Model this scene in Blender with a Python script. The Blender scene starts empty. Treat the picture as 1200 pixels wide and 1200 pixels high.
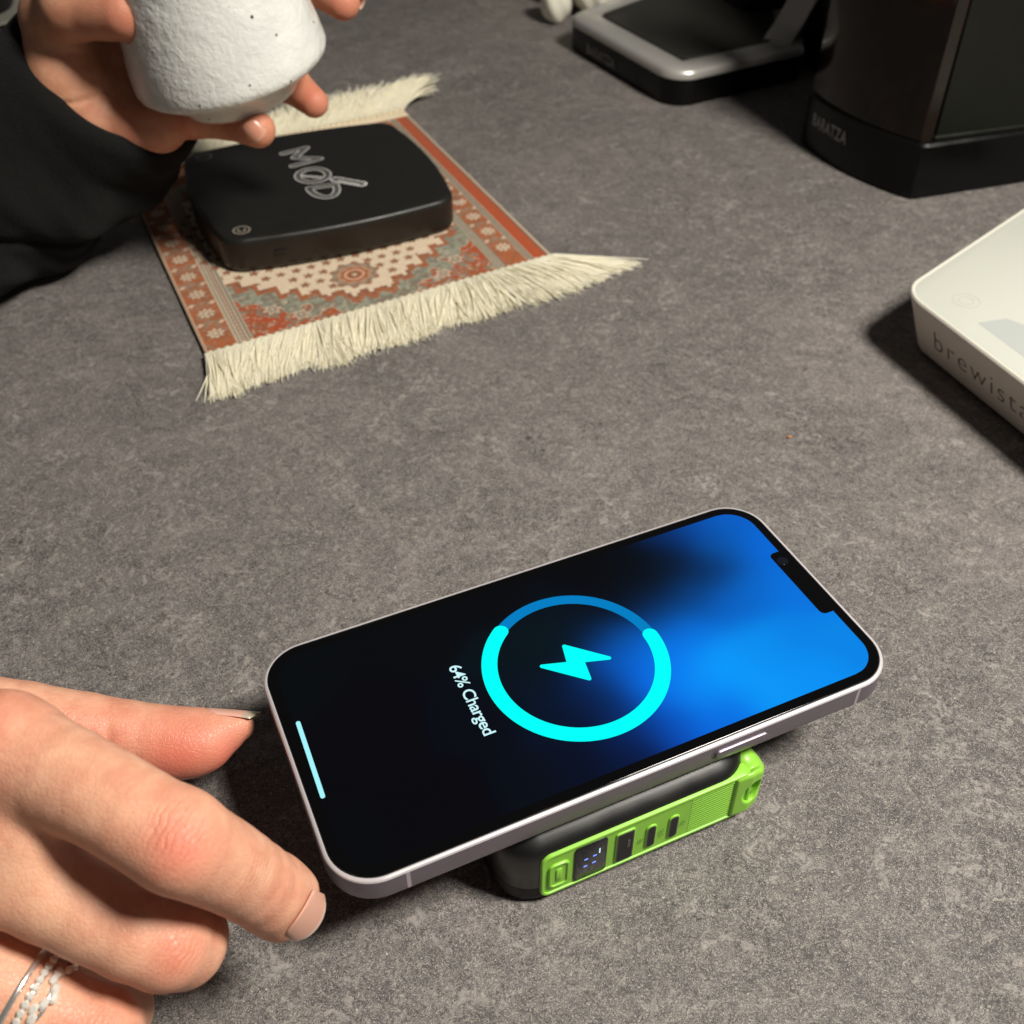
import bpy, math, random
import numpy as np
from mathutils import Matrix, Vector

MM = 0.001
rng = np.random.default_rng(7)
random.seed(7)
SC = bpy.context.scene
COL = SC.collection

# ------------------------------------------------------------------ camera
cam_data = bpy.data.cameras.new("camera")
cam = bpy.data.objects.new("camera", cam_data)
COL.objects.link(cam)
SC.camera = cam
cam_data.sensor_width = 36.0
cam_data.lens = 36.0 * 1238.0 / 1200.0
cam_data.clip_start = 0.01
cam_data.clip_end = 30.0
Rw = np.array([[0.99998446, -0.00413985, -0.00373351],
               [0.0, -0.66972128, 0.74261255],
               [-0.00557472, -0.74260101, -0.66971088]])
M = Matrix.Identity(4)
for i in range(3):
    M[i][0] = Rw[i, 0]; M[i][1] = -Rw[i, 1]; M[i][2] = -Rw[i, 2]
M[0][3], M[1][3], M[2][3] = 0.0, 0.0, 0.2399
cam.matrix_world = M
cam_data.dof.use_dof = True
cam_data.dof.focus_distance = 0.262
cam_data.dof.aperture_fstop = 22.0

# ------------------------------------------------------------------ light
world = bpy.data.worlds.new("World")
SC.world = world
world.use_nodes = True
bgn = world.node_tree.nodes["Background"]
bgn.inputs[0].default_value = (1.0, 0.94, 0.90, 1)
bgn.inputs[1].default_value = 0.05

def area_lamp(name, loc, target, size, power, color):
    d = bpy.data.lights.new(name, 'AREA')
    d.shape = 'DISK'; d.size = size; d.energy = power; d.color = color
    o = bpy.data.objects.new(name, d)
    COL.objects.link(o)
    o.location = loc
    v = Vector(target) - Vector(loc)
    o.rotation_euler = v.to_track_quat('-Z', 'Y').to_euler()
    return o

area_lamp("kitchen_lamp", (0.47, 0.04, 0.78), (0.0, 0.25, 0.0), 0.21, 13.7, (1.0, 0.945, 0.855))

SC.view_settings.view_transform = 'Standard'
SC.view_settings.look = 'None'
SC.view_settings.exposure = 0.0
SC.view_settings.gamma = 1.0

# ------------------------------------------------------------------ object helpers
class Frame:
    """placement of a thing: local millimetres -> world metres"""
    def __init__(self, loc=(0, 0, 0), rz=0.0):
        self.loc = np.array(loc, float); self.rz = rz
        c, s = math.cos(rz), math.sin(rz)
        self.R = np.array([[c, -s, 0], [s, c, 0], [0, 0, 1.0]])
    def to_local(self, v):
        return (np.asarray(v, float) - self.loc) @ self.R

def thing(name, label, cat, loc=(0, 0, 0), rz=0.0, group=None):
    o = bpy.data.objects.new(name, None)
    COL.objects.link(o)
    o.empty_display_size = 0.01
    o.location = [c * MM for c in loc]
    o.rotation_euler = (0, 0, rz)
    o['label'] = label; o['category'] = cat
    if group: o['group'] = group
    return o, Frame(loc, rz)

def mesh_obj(name, verts, faces, mat, parent=None, smooth=True, label=None, kind=None, colors=None, autosmooth=None):
    me = bpy.data.meshes.new(name)
    v = np.asarray(verts, float) * MM
    me.from_pydata(v.tolist(), [], [list(map(int, f)) for f in faces] if not isinstance(faces, np.ndarray) else faces.tolist())
    me.update()
    if isinstance(mat, (list, tuple)):
        for m_ in mat: me.materials.append(m_)
    elif mat: me.materials.append(mat)
    if smooth:
        me.polygons.foreach_set("use_smooth", [True] * len(me.polygons))
        if autosmooth:
            me.set_sharp_from_angle(angle=math.radians(autosmooth))
    if colors is not None:
        ca = me.color_attributes.new("paint", 'FLOAT_COLOR', 'POINT')
        c = np.ones((len(v), 4)); c[:, :3] = colors
        ca.data.foreach_set("color", c.ravel())
    o = bpy.data.objects.new(name, me)
    COL.objects.link(o)
    if parent is not None: o.parent = parent
    if label: o['label'] = label
    if kind: o['kind'] = kind
    return o

class MB:
    def __init__(self): self.v = []; self.f = []; self.n = 0
    def add(self, v, f):
        v = np.asarray(v, float)
        self.v.append(v)
        self.f += [[i + self.n for i in q] for q in f]
        self.n += len(v)
        return self
    def verts(self): return np.concatenate(self.v)

def loops_solid(loops, cap0=True, cap1=True):
    """stack of closed loops with equal counts -> verts, faces"""
    n = len(loops[0]); v = np.concatenate(loops); f = []
    for k in range(len(loops) - 1):
        a, b = k * n, (k + 1) * n
        for i in range(n):
            j = (i + 1) % n
            f.append([a + i, a + j, b + j, b + i])
    if cap0: f.append(list(range(n))[::-1])
    if cap1: f.append([(len(loops) - 1) * n + i for i in range(n)])
    return v, f

def rrect(x0, x1, y0, y1, r, z=0.0, inset=0.0, n=8, bulge=0.0):
    """rounded rectangle, counter-clockwise, corner radius shrinks with the inset"""
    x0 += inset; x1 -= inset; y0 += inset; y1 -= inset
    r = max(r - inset, 0.05)
    pts = []
    for cx, cy, a0 in ((x1 - r, y0 + r, -90), (x1 - r, y1 - r, 0), (x0 + r, y1 - r, 90), (x0 + r, y0 + r, 180)):
        for k in range(n + 1):
            a = math.radians(a0 + 90 * k / n)
            pts.append((cx + r * math.cos(a), cy + r * math.sin(a)))
        if bulge:
            # extra points along the following side, bowed outwards
            if a0 == -90: p, q, nx, ny = (x1, y0 + r), (x1, y1 - r), 1, 0
            elif a0 == 0: p, q, nx, ny = (x1 - r, y1), (x0 + r, y1), 0, 1
            elif a0 == 90: p, q, nx, ny = (x0, y1 - r), (x0, y0 + r), -1, 0
            else: p, q, nx, ny = (x0 + r, y0), (x1 - r, y0), 0, -1
            for k in range(1, 16):
                t = k / 16; b = bulge * (1 - (2 * t - 1) ** 2)
                pts.append((p[0] + (q[0] - p[0]) * t + nx * b, p[1] + (q[1] - p[1]) * t + ny * b))
    return np.array([(x, y, z) for x, y in pts])

def slab(x0, x1, y0, y1, r, prof, n=8, bulge=0.0):
    return loops_solid([rrect(x0, x1, y0, y1, r, z, ins, n, bulge) for ins, z in prof])

def xz_plate(x0, x1, z0, z1, r, prof, n=6):
    """rounded plate standing in the x-z plane; prof = (inset, y)"""
    L = []
    for ins, y in prof:
        q = rrect(x0, x1, z0, z1, r, 0, ins, n)
        L.append(np.stack([q[:, 0], np.full(len(q), y), q[:, 1]], 1))
    return loops_solid(L)

def offset_poly(P, d):
    """inset (d>0) of a ccw convex polygon"""
    P = np.asarray(P, float); n = len(P); out = []
    for i in range(n):
        a, b, c = P[i - 1], P[i], P[(i + 1) % n]
        e1 = (b - a) / np.linalg.norm(b - a); e2 = (c - b) / np.linalg.norm(c - b)
        n1 = np.array([-e1[1], e1[0]]); n2 = np.array([-e2[1], e2[0]])
        m = n1 + n2; m /= (m @ m) / 2
        out.append(b + m * d)
    return np.array(out)

def round_poly(P, radii, n=8):
    P = np.asarray(P, float); m = len(P); out = []
    if np.isscalar(radii): radii = [radii] * m
    for i in range(m):
        a, b, c = P[i - 1], P[i], P[(i + 1) % m]
        u = (a - b) / np.linalg.norm(a - b); w = (c - b) / np.linalg.norm(c - b)
        ang = math.acos(max(-1, min(1, u @ w)))
        r = radii[i]
        t = r / math.tan(ang / 2)
        t = min(t, 0.48 * np.linalg.norm(a - b), 0.48 * np.linalg.norm(c - b))
        p0, p2 = b + u * t, b + w * t
        for k in range(n + 1):
            s = k / n
            # rational quadratic arc
            wt = math.sin(ang / 2)
            den = (1 - s) ** 2 + 2 * s * (1 - s) * wt + s * s
            out.append(((1 - s) ** 2 * p0 + 2 * s * (1 - s) * wt * b + s * s * p2) / den)
    return np.array(out)

def poly_slab(P, radii, prof, n=8):
    L = []
    P = np.asarray(P, float)
    for ins, z in prof:
        Q = offset_poly(P, ins) if abs(ins) > 1e-9 else P
        rr = [max(r - ins, .1) for r in (radii if not np.isscalar(radii) else [radii] * len(P))]
        q = round_poly(Q, rr, n)
        L.append(np.column_stack([q, np.full(len(q), z)]))
    return loops_solid(L)

def lathe(profile, n=64, center=(0, 0, 0)):
    pr = np.array(profile); v = []
    for r, z in pr:
        a = np.linspace(0, 2 * np.pi, n, endpoint=False)
        v.append(np.column_stack([r * np.cos(a), r * np.sin(a), np.full(n, z)]))
    vv, f = loops_solid(v, True, True)
    return vv + np.array(center), f

def tube(path, radii, n=8, cap=True):
    path = np.asarray(path, float); m = len(path)
    if np.isscalar(radii): radii = [radii] * m
    T = np.gradient(path, axis=0); T /= np.linalg.norm(T, axis=1)[:, None]
    ref = np.array([0, 0, 1.0]) if abs(T[0][2]) < .9 else np.array([1.0, 0, 0])
    N = np.cross(T[0], ref); N /= np.linalg.norm(N); L = []
    for i in range(m):
        N = N - T[i] * (N @ T[i]); N /= np.linalg.norm(N)
        B = np.cross(T[i], N)
        a = np.linspace(0, 2 * np.pi, n, endpoint=False)
        L.append(path[i] + radii[i] * (np.cos(a)[:, None] * N + np.sin(a)[:, None] * B))
    return loops_solid(L, cap, cap)

def stroke(path, w, z, n=8):
    """flat round-ended stroke along a 2d polyline, as a filled ribbon with discs at its points"""
    mb = MB(); path = [np.array(p, float) for p in path]
    for k, (a, b) in enumerate(zip(path[:-1], path[1:])):
        d = b - a; L = np.linalg.norm(d)
        if L < 1e-6: continue
        d /= L; nn = np.array([-d[1], d[0]]) * w
        q = []
        a0 = math.atan2(-nn[1], -nn[0])
        for i in range(n + 1):
            t = a0 - math.pi * i / n; q.append(a + w * np.array([math.cos(t), math.sin(t)]))
        a1 = math.atan2(nn[1], nn[0])
        for i in range(n + 1):
            t = a1 - math.pi * i / n; q.append(b + w * np.array([math.cos(t), math.sin(t)]))
        q = np.array(q)[::-1]
        mb.add(np.column_stack([q, np.full(len(q), z + 0.004 * (k % 3))]), [list(range(len(q)))])
    return mb

def text_mesh(s, size, offset=0.0, spacing=1.0, extrude=0.0):
    cu = bpy.data.curves.new("lettering", 'FONT')
    cu.body = s; cu.size = size; cu.offset = offset; cu.extrude = extrude
    cu.space_character = spacing; cu.resolution_u = 4
    o = bpy.data.objects.new("lettering", cu)
    COL.objects.link(o)
    dg = bpy.context.evaluated_depsgraph_get()
    me = bpy.data.meshes.new_from_object(o.evaluated_get(dg))
    v = np.array([list(p.co) for p in me.vertices]); f = [list(p.vertices) for p in me.polygons]
    bpy.data.objects.remove(o); bpy.data.curves.remove(cu); bpy.data.meshes.remove(me)
    return v, f

# ------------------------------------------------------------------ signed distance modelling
def sd_cone(P, a, b, ra, rb):
    a = np.array(a, np.float32); b = np.array(b, np.float32)
    ba = b - a; l2 = float(ba @ ba)
    pa = P - a
    h = np.clip((pa @ ba) / l2, 0, 1)
    d = pa - h[..., None] * ba
    return np.sqrt(np.einsum('...i,...i', d, d)) - (ra + (rb - ra) * h)

def sd_ell(P, c, r, ax=None):
    p = P - np.array(c, np.float32)
    if ax is not None: p = p @ np.array(ax, np.float32).T
    r = np.array(r, np.float32)
    k0 = np.sqrt(np.sum((p / r) ** 2, -1)); k1 = np.sqrt(np.sum((p / (r * r)) ** 2, -1)) + 1e-6
    return k0 * (k0 - 1) / k1

def smin(a, b, k):
    h = np.maximum(k - np.abs(a - b), 0) / k
    return np.minimum(a, b) - h * h * k * .25
def smax(a, b, k): return -smin(-a, -b, k)

def chain(P, pts, k=2.0):
    """pts: list of (x,y,z,r)"""
    S = None
    for p, q in zip(pts[:-1], pts[1:]):
        d = sd_cone(P, p[:3], q[:3], p[3], q[3])
        S = d if S is None else smin(S, d, k)
    return S

def surface(fn, lo, hi, h):
    """surface-nets mesh of fn(P)=0"""
    lo = np.array(lo, float); hi = np.array(hi, float)
    N = np.ceil((hi - lo) / h).astype(int) + 1
    ax = [lo[i] + h * np.arange(N[i]) for i in range(3)]
    S = np.empty(N, np.float32)
    step = max(1, int(600000 / (N[1] * N[2])))
    for i in range(0, N[0], step):
        G = np.stack(np.meshgrid(ax[0][i:i + step], ax[1], ax[2], indexing='ij'), -1).astype(np.float32)
        S[i:i + step] = fn(G)
    # close at the border
    for a in range(3):
        for e in (0, -1):
            sl = [slice(None)] * 3; sl[a] = e; S[tuple(sl)] = np.maximum(S[tuple(sl)], h * .5)
    ins = S < 0
    c = np.zeros(N - 1, np.int8)
    for dx in (0, 1):
        for dy in (0, 1):
            for dz in (0, 1):
                c += ins[dx:N[0] - 1 + dx, dy:N[1] - 1 + dy, dz:N[2] - 1 + dz]
    act = (c > 0) & (c < 8)
    idx = -np.ones(N - 1, np.int64)
    cell = np.argwhere(act); idx[act] = np.arange(len(cell))
    acc = np.zeros((len(cell), 3)); cnt = np.zeros(len(cell))
    corners = [(x, y, z) for x in (0, 1) for y in (0, 1) for z in (0, 1)]
    for A in corners:
        for a in range(3):
            if A[a]: continue
            B = list(A); B[a] = 1
            sa = S[cell[:, 0] + A[0], cell[:, 1] + A[1], cell[:, 2] + A[2]]
            sb = S[cell[:, 0] + B[0], cell[:, 1] + B[1], cell[:, 2] + B[2]]
            m = (sa < 0) != (sb < 0)
            t = np.where(m, sa / np.where(m, sa - sb, 1), 0)
            p = np.tile(np.array(A, float), (len(cell), 1)); p[:, a] += t
            acc[m] += p[m]; cnt[m] += 1
    V = lo + h * (cell + acc / cnt[:, None])
    F = []
    for a in range(3):
        b, d = (a + 1) % 3, (a + 2) % 3
        sl0 = [slice(1, N[i] - 1) for i in range(3)]; sl1 = list(sl0)
        sl0[a] = slice(0, N[a] - 1); sl1[a] = slice(1, N[a])
        s0 = ins[tuple(sl0)]; s1 = ins[tuple(sl1)]
        for flip, mk in ((False, s0 & ~s1), (True, ~s0 & s1)):
            e = np.argwhere(mk); 
            if not len(e): continue
            e = e + [0 if i == a else 1 for i in range(3)]
            def cid(db, dd):
                q = e.copy(); q[:, b] -= db; q[:, d] -= dd
                return idx[q[:, 0], q[:, 1], q[:, 2]]
            quad = np.stack([cid(1, 1), cid(0, 1), cid(0, 0), cid(1, 0)], 1)
            if flip: quad = quad[:, ::-1]
            F.append(quad)
    F = np.concatenate(F)
    return V, F

def newton(fn, V, it=2):
    V = V.astype(np.float32)
    for _ in range(it):
        s = fn(V); e = 0.15; g = np.stack([fn(V + np.eye(3, dtype=np.float32)[i] * e) - s for i in range(3)], -1) / e
        g2 = np.maximum(np.sum(g * g, -1), .05)
        V = V - (np.clip(s, -.5, .5) / g2)[:, None] * g
    return V

# ------------------------------------------------------------------ material helpers
def mat_new(name):
    m = bpy.data.materials.new(name); m.use_nodes = True
    return m, m.node_tree, m.node_tree.nodes["Principled BSDF"]

def simple(name, col, rough=0.5, metal=0.0, spec=0.5, emit=None, es=0.0, bump=None, coat=0.0, var=0.0):
    m, nt, b = mat_new(name)
    b.inputs['Base Color'].default_value = (*col, 1)
    b.inputs['Roughness'].default_value = rough
    b.inputs['Metallic'].default_value = metal
    b.inputs['Specular IOR Level'].default_value = spec
    b.inputs['Coat Weight'].default_value = coat
    b.inputs['Coat Roughness'].default_value = 0.05
    if emit:
        b.inputs['Emission Color'].default_value = (*emit, 1)
        b.inputs['Emission Strength'].default_value = es
    tc = nt.nodes.new('ShaderNodeTexCoord')
    if bump:
        sc, st = bump
        n = nt.nodes.new('ShaderNodeTexNoise'); n.inputs['Scale'].default_value = sc; n.inputs['Detail'].default_value = 3
        nt.links.new(tc.outputs['Object'], n.inputs['Vector'])
        bp = nt.nodes.new('ShaderNodeBump'); bp.inputs['Strength'].default_value = 1.0; bp.inputs['Distance'].default_value = st
        nt.links.new(n.outputs['Fac'], bp.inputs['Height']); nt.links.new(bp.outputs['Normal'], b.inputs['Normal'])
    # every surface carries slight wear: roughness (and optionally colour) wander
    n2 = nt.nodes.new('ShaderNodeTexNoise'); n2.inputs['Scale'].default_value = 90; n2.inputs['Detail'].default_value = 6
    nt.links.new(tc.outputs['Object'], n2.inputs['Vector'])
    mr = nt.nodes.new('ShaderNodeMapRange'); mr.inputs['To Min'].default_value = max(rough - .06, .02); mr.inputs['To Max'].default_value = rough + .08
    mr.inputs['From Min'].default_value = .3; mr.inputs['From Max'].default_value = .7
    nt.links.new(n2.outputs['Fac'], mr.inputs['Value']); nt.links.new(mr.outputs['Result'], b.inputs['Roughness'])
    if var:
        mx = nt.nodes.new('ShaderNodeMix'); mx.data_type = 'RGBA'
        mx.inputs[6].default_value = (*[c * (1 - var) for c in col], 1); mx.inputs[7].default_value = (*[min(1, c * (1 + var)) for c in col], 1)
        nt.links.new(n2.outputs['Fac'], mx.inputs[0]); nt.links.new(mx.outputs[2], b.inputs['Base Color'])
    return m

class NG:
    """small wrapper for node graphs"""
    def __init__(self, nt): self.nt = nt; self.N = nt.nodes; self.L = nt.links
    def tex(self, which='Object'):
        return self.N.new('ShaderNodeTexCoord').outputs[which]
    def noise(self, vec, scale, detail=2, rough=.5, dist=0.0):
        n = self.N.new('ShaderNodeTexNoise'); n.inputs['Scale'].default_value = scale
        n.inputs['Detail'].default_value = detail; n.inputs['Roughness'].default_value = rough; n.inputs['Distortion'].default_value = dist
        self.L.new(vec, n.inputs['Vector']); return n.outputs['Fac']
    def voro(self, vec, scale, feature='F1', out='Distance'):
        n = self.N.new('ShaderNodeTexVoronoi'); n.inputs['Scale'].default_value = scale; n.feature = feature
        self.L.new(vec, n.inputs['Vector']); return n.outputs[out]
    def math(self, op, a, b=None, c=None, clamp=False):
        n = self.N.new('ShaderNodeMath'); n.operation = op; n.use_clamp = clamp
        for i, v in enumerate((a, b, c)):
            if v is None: continue
            if isinstance(v, (int, float)): n.inputs[i].default_value = v
            else: self.L.new(v, n.inputs[i])
        return n.outputs[0]
    def rng(self, v, a, b, c=0.0, d=1.0, smooth=False):
        n = self.N.new('ShaderNodeMapRange'); n.inputs['From Min'].default_value = a; n.inputs['From Max'].default_value = b
        n.inputs['To Min'].default_value = c; n.inputs['To Max'].default_value = d
        if smooth: n.interpolation_type = 'SMOOTHSTEP'
        self.L.new(v, n.inputs['Value']); return n.outputs['Result']
    def mix(self, f, a, b, mode='MIX'):
        n = self.N.new('ShaderNodeMix'); n.data_type = 'RGBA'; n.blend_type = mode
        if isinstance(f, (int, float)): n.inputs[0].default_value = f
        else: self.L.new(f, n.inputs[0])
        for i, v in ((6, a), (7, b)):
            if isinstance(v, tuple): n.inputs[i].default_value = (*v, 1)
            else: self.L.new(v, n.inputs[i])
        return n.outputs[2]
    def bump(self, h, dist, strength=1.0, normal=None):
        n = self.N.new('ShaderNodeBump'); n.inputs['Distance'].default_value = dist; n.inputs['Strength'].default_value = strength
        self.L.new(h, n.inputs['Height'])
        if normal is not None: self.L.new(normal, n.inputs['Normal'])
        return n.outputs['Normal']
    def attr(self, name):
        n = self.N.new('ShaderNodeAttribute'); n.attribute_name = name; return n.outputs['Color']
    def mapping(self, vec, loc, rot, scale):
        n = self.N.new('ShaderNodeMapping'); n.vector_type = 'TEXTURE'
        n.inputs['Location'].default_value = loc; n.inputs['Rotation'].default_value = rot; n.inputs['Scale'].default_value = scale
        self.L.new(vec, n.inputs['Vector']); return n.outputs['Vector']

# ---- worktop: dark mottled laminate that imitates concrete
m_top, nt, b = mat_new("concrete_laminate"); g = NG(nt); V = g.tex()
big = g.noise(V, 9, 5, .62, .8)
mid = g.noise(V, 38, 7, .70, 1.8)
streak = g.noise(V, 130, 6, .68, 3.0)
fine = g.noise(V, 520, 3, .62, 2.2)
grain = g.noise(V, 1000, 3, .75, 3.4)
base = g.mix(g.rng(big, .36, .64), (.080, .072, .077), (.132, .121, .121))
base = g.mix(g.math('MULTIPLY', g.rng(mid, .44, .60), .85), base, g.mix(g.rng(big, .38, .62), (.142, .138, .132), (.205, .180, .180)))
base = g.mix(g.math('MULTIPLY', g.rng(mid, .42, .32), .65), base, (.058, .053, .058))
base = g.mix(g.math('MULTIPLY', g.rng(streak, .52, .64), .60), base, (.30, .275, .250))
base = g.mix(g.math('MULTIPLY', g.rng(streak, .47, .36), .65), base, (.058, .052, .053))
base = g.mix(g.math('MULTIPLY', g.rng(fine, .52, .66), .45), base, (.36, .33, .30))
base = g.mix(g.math('MULTIPLY', g.rng(fine, .47, .34), .50), base, (.052, .044, .043))
base = g.mix(g.math('MULTIPLY', g.rng(grain, .54, .62), .85), base, (.46, .42, .37))
base = g.mix(g.math('MULTIPLY', g.rng(grain, .48, .38), .80), base, (.040, .034, .032))
patch = g.math('MULTIPLY', g.rng(g.noise(V, 28, 6, .72, 3.0), .53, .60), g.rng(g.noise(V, 180, 5, .65, 2.5), .48, .60))
base = g.mix(g.math('MULTIPLY', patch, .60), base, (.40, .365, .34))
pits = g.math('MULTIPLY', g.rng(g.noise(V, 26, 3, .6, .8), .55, .62), g.rng(g.noise(V, 300, 3, .6, 1.0), .61, .68))
base = g.mix(g.math('MULTIPLY', pits, .8), base, (.032, .028, .028))
fleck = g.math('MULTIPLY', g.rng(g.voro(V, 330), .10, .06), g.rng(g.noise(V, 120, 2), .52, .60))
base = g.mix(g.math('MULTIPLY', fleck, .75), base, (.60, .56, .50))
nt.links.new(base, b.inputs['Base Color'])
nt.links.new(g.rng(fine, .3, .7, .42, .62), b.inputs['Roughness'])
b.inputs['Specular IOR Level'].default_value = .45
hh = g.math('ADD', g.math('MULTIPLY', fine, .6), grain)
nt.links.new(g.bump(hh, .00022, .8), b.inputs['Normal'])

m_phone_al = simple("pink_aluminium_shaded_side", (.27, .235, .28), .38, .8, .5, bump=(2500, .000004))  # frame metal, base colour darkened to match the shaded side
m_phone_edge = simple("pink_aluminium_lit_edge", (.74, .70, .73), .32, .4, .6)  # same frame metal, made paler so the rim's highlight is in the colour
m_phone_gap = simple("black_gasket", (.012, .013, .012), .45)
m_glass_blk = simple("black_cover_glass", (.002, .002, .0025), .06, 0, .3)
m_antenna = simple("antenna_plastic", (.40, .35, .38), .5)
m_btn_dark = simple("button_gap", (.09, .08, .085), .5)
m_bank = simple("soft_touch_black", (.004, .004, .004), .36, 0, .7, bump=(3500, .00001))
m_bank_lo = simple("matte_black_shell", (.006, .0055, .005), .5, 0, .25, bump=(3500, .00001))
m_green = simple("lime_green_plastic", (.27, .60, .055), .36, 0, .5, var=.04)
m_green_d = simple("lime_green_rib", (.25, .55, .06), .42, 0, .5)
m_disp = simple("small_display_glass", (.008, .008, .012), .12)
m_port = simple("port_metal", (.16, .16, .16), .35, .9)
m_port_blk = simple("port_black", (.006, .006, .006), .5)
m_print = simple("grey_print", (.12, .25, .05), .6)
m_blue = simple("display_segment", (.02, .03, .1), .4, emit=(.16, .28, 1.0), es=1.4)
m_cyan = simple("screen_cyan", (0, 0, 0), .1, emit=(0.0, 1.0, .92), es=1.05)
m_ringblue = simple("screen_ring_blue", (0, 0, 0), .1, emit=(0.0, .21, .55), es=1.0)
m_white_e = simple("screen_white", (0, 0, 0), .1, emit=(.62, .95, 1.0), es=1.0)
m_homebar = simple("screen_bar", (0, 0, 0), .1, emit=(.38, .92, .98), es=1.0)

# screen: painted in vertex colours as emission under glossy glass
m_screen, nt, b = mat_new("phone_screen"); g = NG(nt)
b.inputs['Base Color'].default_value = (.002, .002, .003, 1); b.inputs['Roughness'].default_value = .07; b.inputs['Specular IOR Level'].default_value = .2
nt.links.new(g.attr("paint"), b.inputs['Emission Color']); b.inputs['Emission Strength'].default_value = 1.0

# generic painted surface
def painted(name, rough=.8, bump=None, sheen=0.0, spec=.3):
    m, nt, b = mat_new(name); g = NG(nt)
    nt.links.new(g.attr("paint"), b.inputs['Base Color'])
    b.inputs['Roughness'].default_value = rough; b.inputs['Specular IOR Level'].default_value = spec
    b.inputs['Sheen Weight'].default_value = sheen
    if bump:
        V = g.tex(); h = g.noise(V, bump[0], 3, .7, .3)
        nt.links.new(g.bump(h, bump[1]), b.inputs['Normal'])
    return m
m_rug = painted("printed_rug_pile", .9, (1400, .0003), .15, .1)
m_rug_back = simple("rug_backing", (.03, .02, .018), .9)
m_fringe = simple("cream_fringe", (.91, .85, .63), .75, 0, .2, var=.08)
_b = m_fringe.node_tree.nodes["Principled BSDF"]; _b.inputs["Subsurface Weight"].default_value = .4; _b.inputs["Subsurface Radius"].default_value = (1, .9, .7); _b.inputs["Subsurface Scale"].default_value = .002
m_band = simple("cream_stitching", (.78, .66, .47), .85, 0, .2, bump=(1800, .0003), var=.10)

m_box = simple("satin_black_box", (.011, .011, .010), .40, 0, .45, bump=(3000, .00001))
m_box_side = simple("black_box_side", (.012, .009, .007), .35, 0, .45)
m_silver_print = simple("silver_outline_print", (.85, .84, .81), .45, .1)
m_grey_print = simple("dark_print_fill", (.085, .085, .083), .5, .0)
m_brass = simple("touch_symbol", (.30, .27, .21), .4, .2)

m_white_pl = simple("cream_white_plastic", (.68, .665, .58), .38, 0, .5, var=.02)
m_white_side = simple("cream_white_side", (.70, .64, .57), .5, 0, .4, var=.03)
m_white_glass = simple("pale_scale_top", (.61, .625, .56), .16, 0, .5)
m_grey_glass = simple("pale_grey_display", (.47, .50, .48), .16, 0, .5)
m_sym = simple("pale_symbol", (.55, .53, .46), .4)
m_dark_print = simple("dark_brown_print", (.10, .07, .06), .6)

m_gr_black = simple("grinder_black", (.003, .003, .003), .30, 0, .22, bump=(900, .00003))
m_gr_side = simple("grinder_grey_panel", (.008, .009, .006), .42, 0, .22, bump=(2500, .00003), var=.1)
m_gr_strip = simple("grinder_edge_strip", (.012, .008, .006), .3, 0, .5)
m_silver = simple("brushed_silver", (.56, .545, .51), .34, .45, .5, bump=(1500, .000006))
m_tray = simple("dark_tray", (.030, .029, .024), .5, 0, .4)
m_gtxt = simple("grey_lettering", (.26, .26, .26), .5)

# smoked brown bin
m_bin, nt, b = mat_new("smoked_brown_plastic"); g = NG(nt)
V = g.tex(); n = g.noise(V, 22, 2, .5, .3)
nt.links.new(g.mix(g.rng(n, .45, .72), (.004, .002, .0015), (.022, .008, .005)), b.inputs['Base Color'])
b.inputs['Roughness'].default_value = .10; b.inputs['Specular IOR Level'].default_value = .3

# ceramic
m_cup, nt, b = mat_new("rough_white_glaze"); g = NG(nt); V = g.tex()
sp = g.voro(V, 135)
col = g.mix(g.rng(g.noise(V, 60, 4), .35, .65), (.67, .68, .65), (.75, .755, .72))
col = g.mix(g.rng(sp, .095, .06), col, (.07, .055, .04))
nt.links.new(col, b.inputs['Base Color'])
b.inputs['Roughness'].default_value = .22
b.inputs['Specular IOR Level'].default_value = .5
h = g.math('ADD', g.math('MULTIPLY', g.noise(V, 520, 3, .5, .25), .8), g.math('MULTIPLY', g.noise(V, 1100, 2, .5), .25))
nt.links.new(g.bump(h, .0007, .8), b.inputs['Normal'])
m_cup_foot = simple("smooth_white_glaze", (.72, .71, .66), .35, 0, .5, bump=(400, .0003), var=.04)

m_porc = simple("glossy_white_ceramic", (.84, .81, .68), .15, 0, .6, var=.05)
m_bluep = simple("blue_paint", (.03, .06, .35), .25)
m_beige = simple("beige_ceramic", (.52, .45, .34), .35, 0, .5, var=.05)
m_saucer = simple("grey_glazed_saucer", (.34, .33, .28), .35, 0, .5, var=.05)
m_blackjar = simple("black_jar", (.006, .006, .006), .4)

# fabric
m_fab, nt, b = mat_new("black_knit_sleeve"); g = NG(nt); V = g.tex()
n1 = g.noise(V, 900, 3, .7, .3)
nt.links.new(g.mix(n1, (.003, .003, .003), (.011, .011, .0105)), b.inputs['Base Color'])
b.inputs['Roughness'].default_value = .95; b.inputs['Specular IOR Level'].default_value = .1
b.inputs['Sheen Weight'].default_value = .03; b.inputs['Sheen Roughness'].default_value = .6
h = g.math('ADD', n1, g.math('MULTIPLY', g.noise(V, 90, 3, .5), 1.2))
nt.links.new(g.bump(h, .0008, .9), b.inputs['Normal'])

# jewellery
m_ring = simple("polished_silver", (.86, .84, .80), .2, .85)
m_gem = simple("cut_stone", (.98, .96, .88), .16, .45, 1.0, coat=.6)

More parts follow.
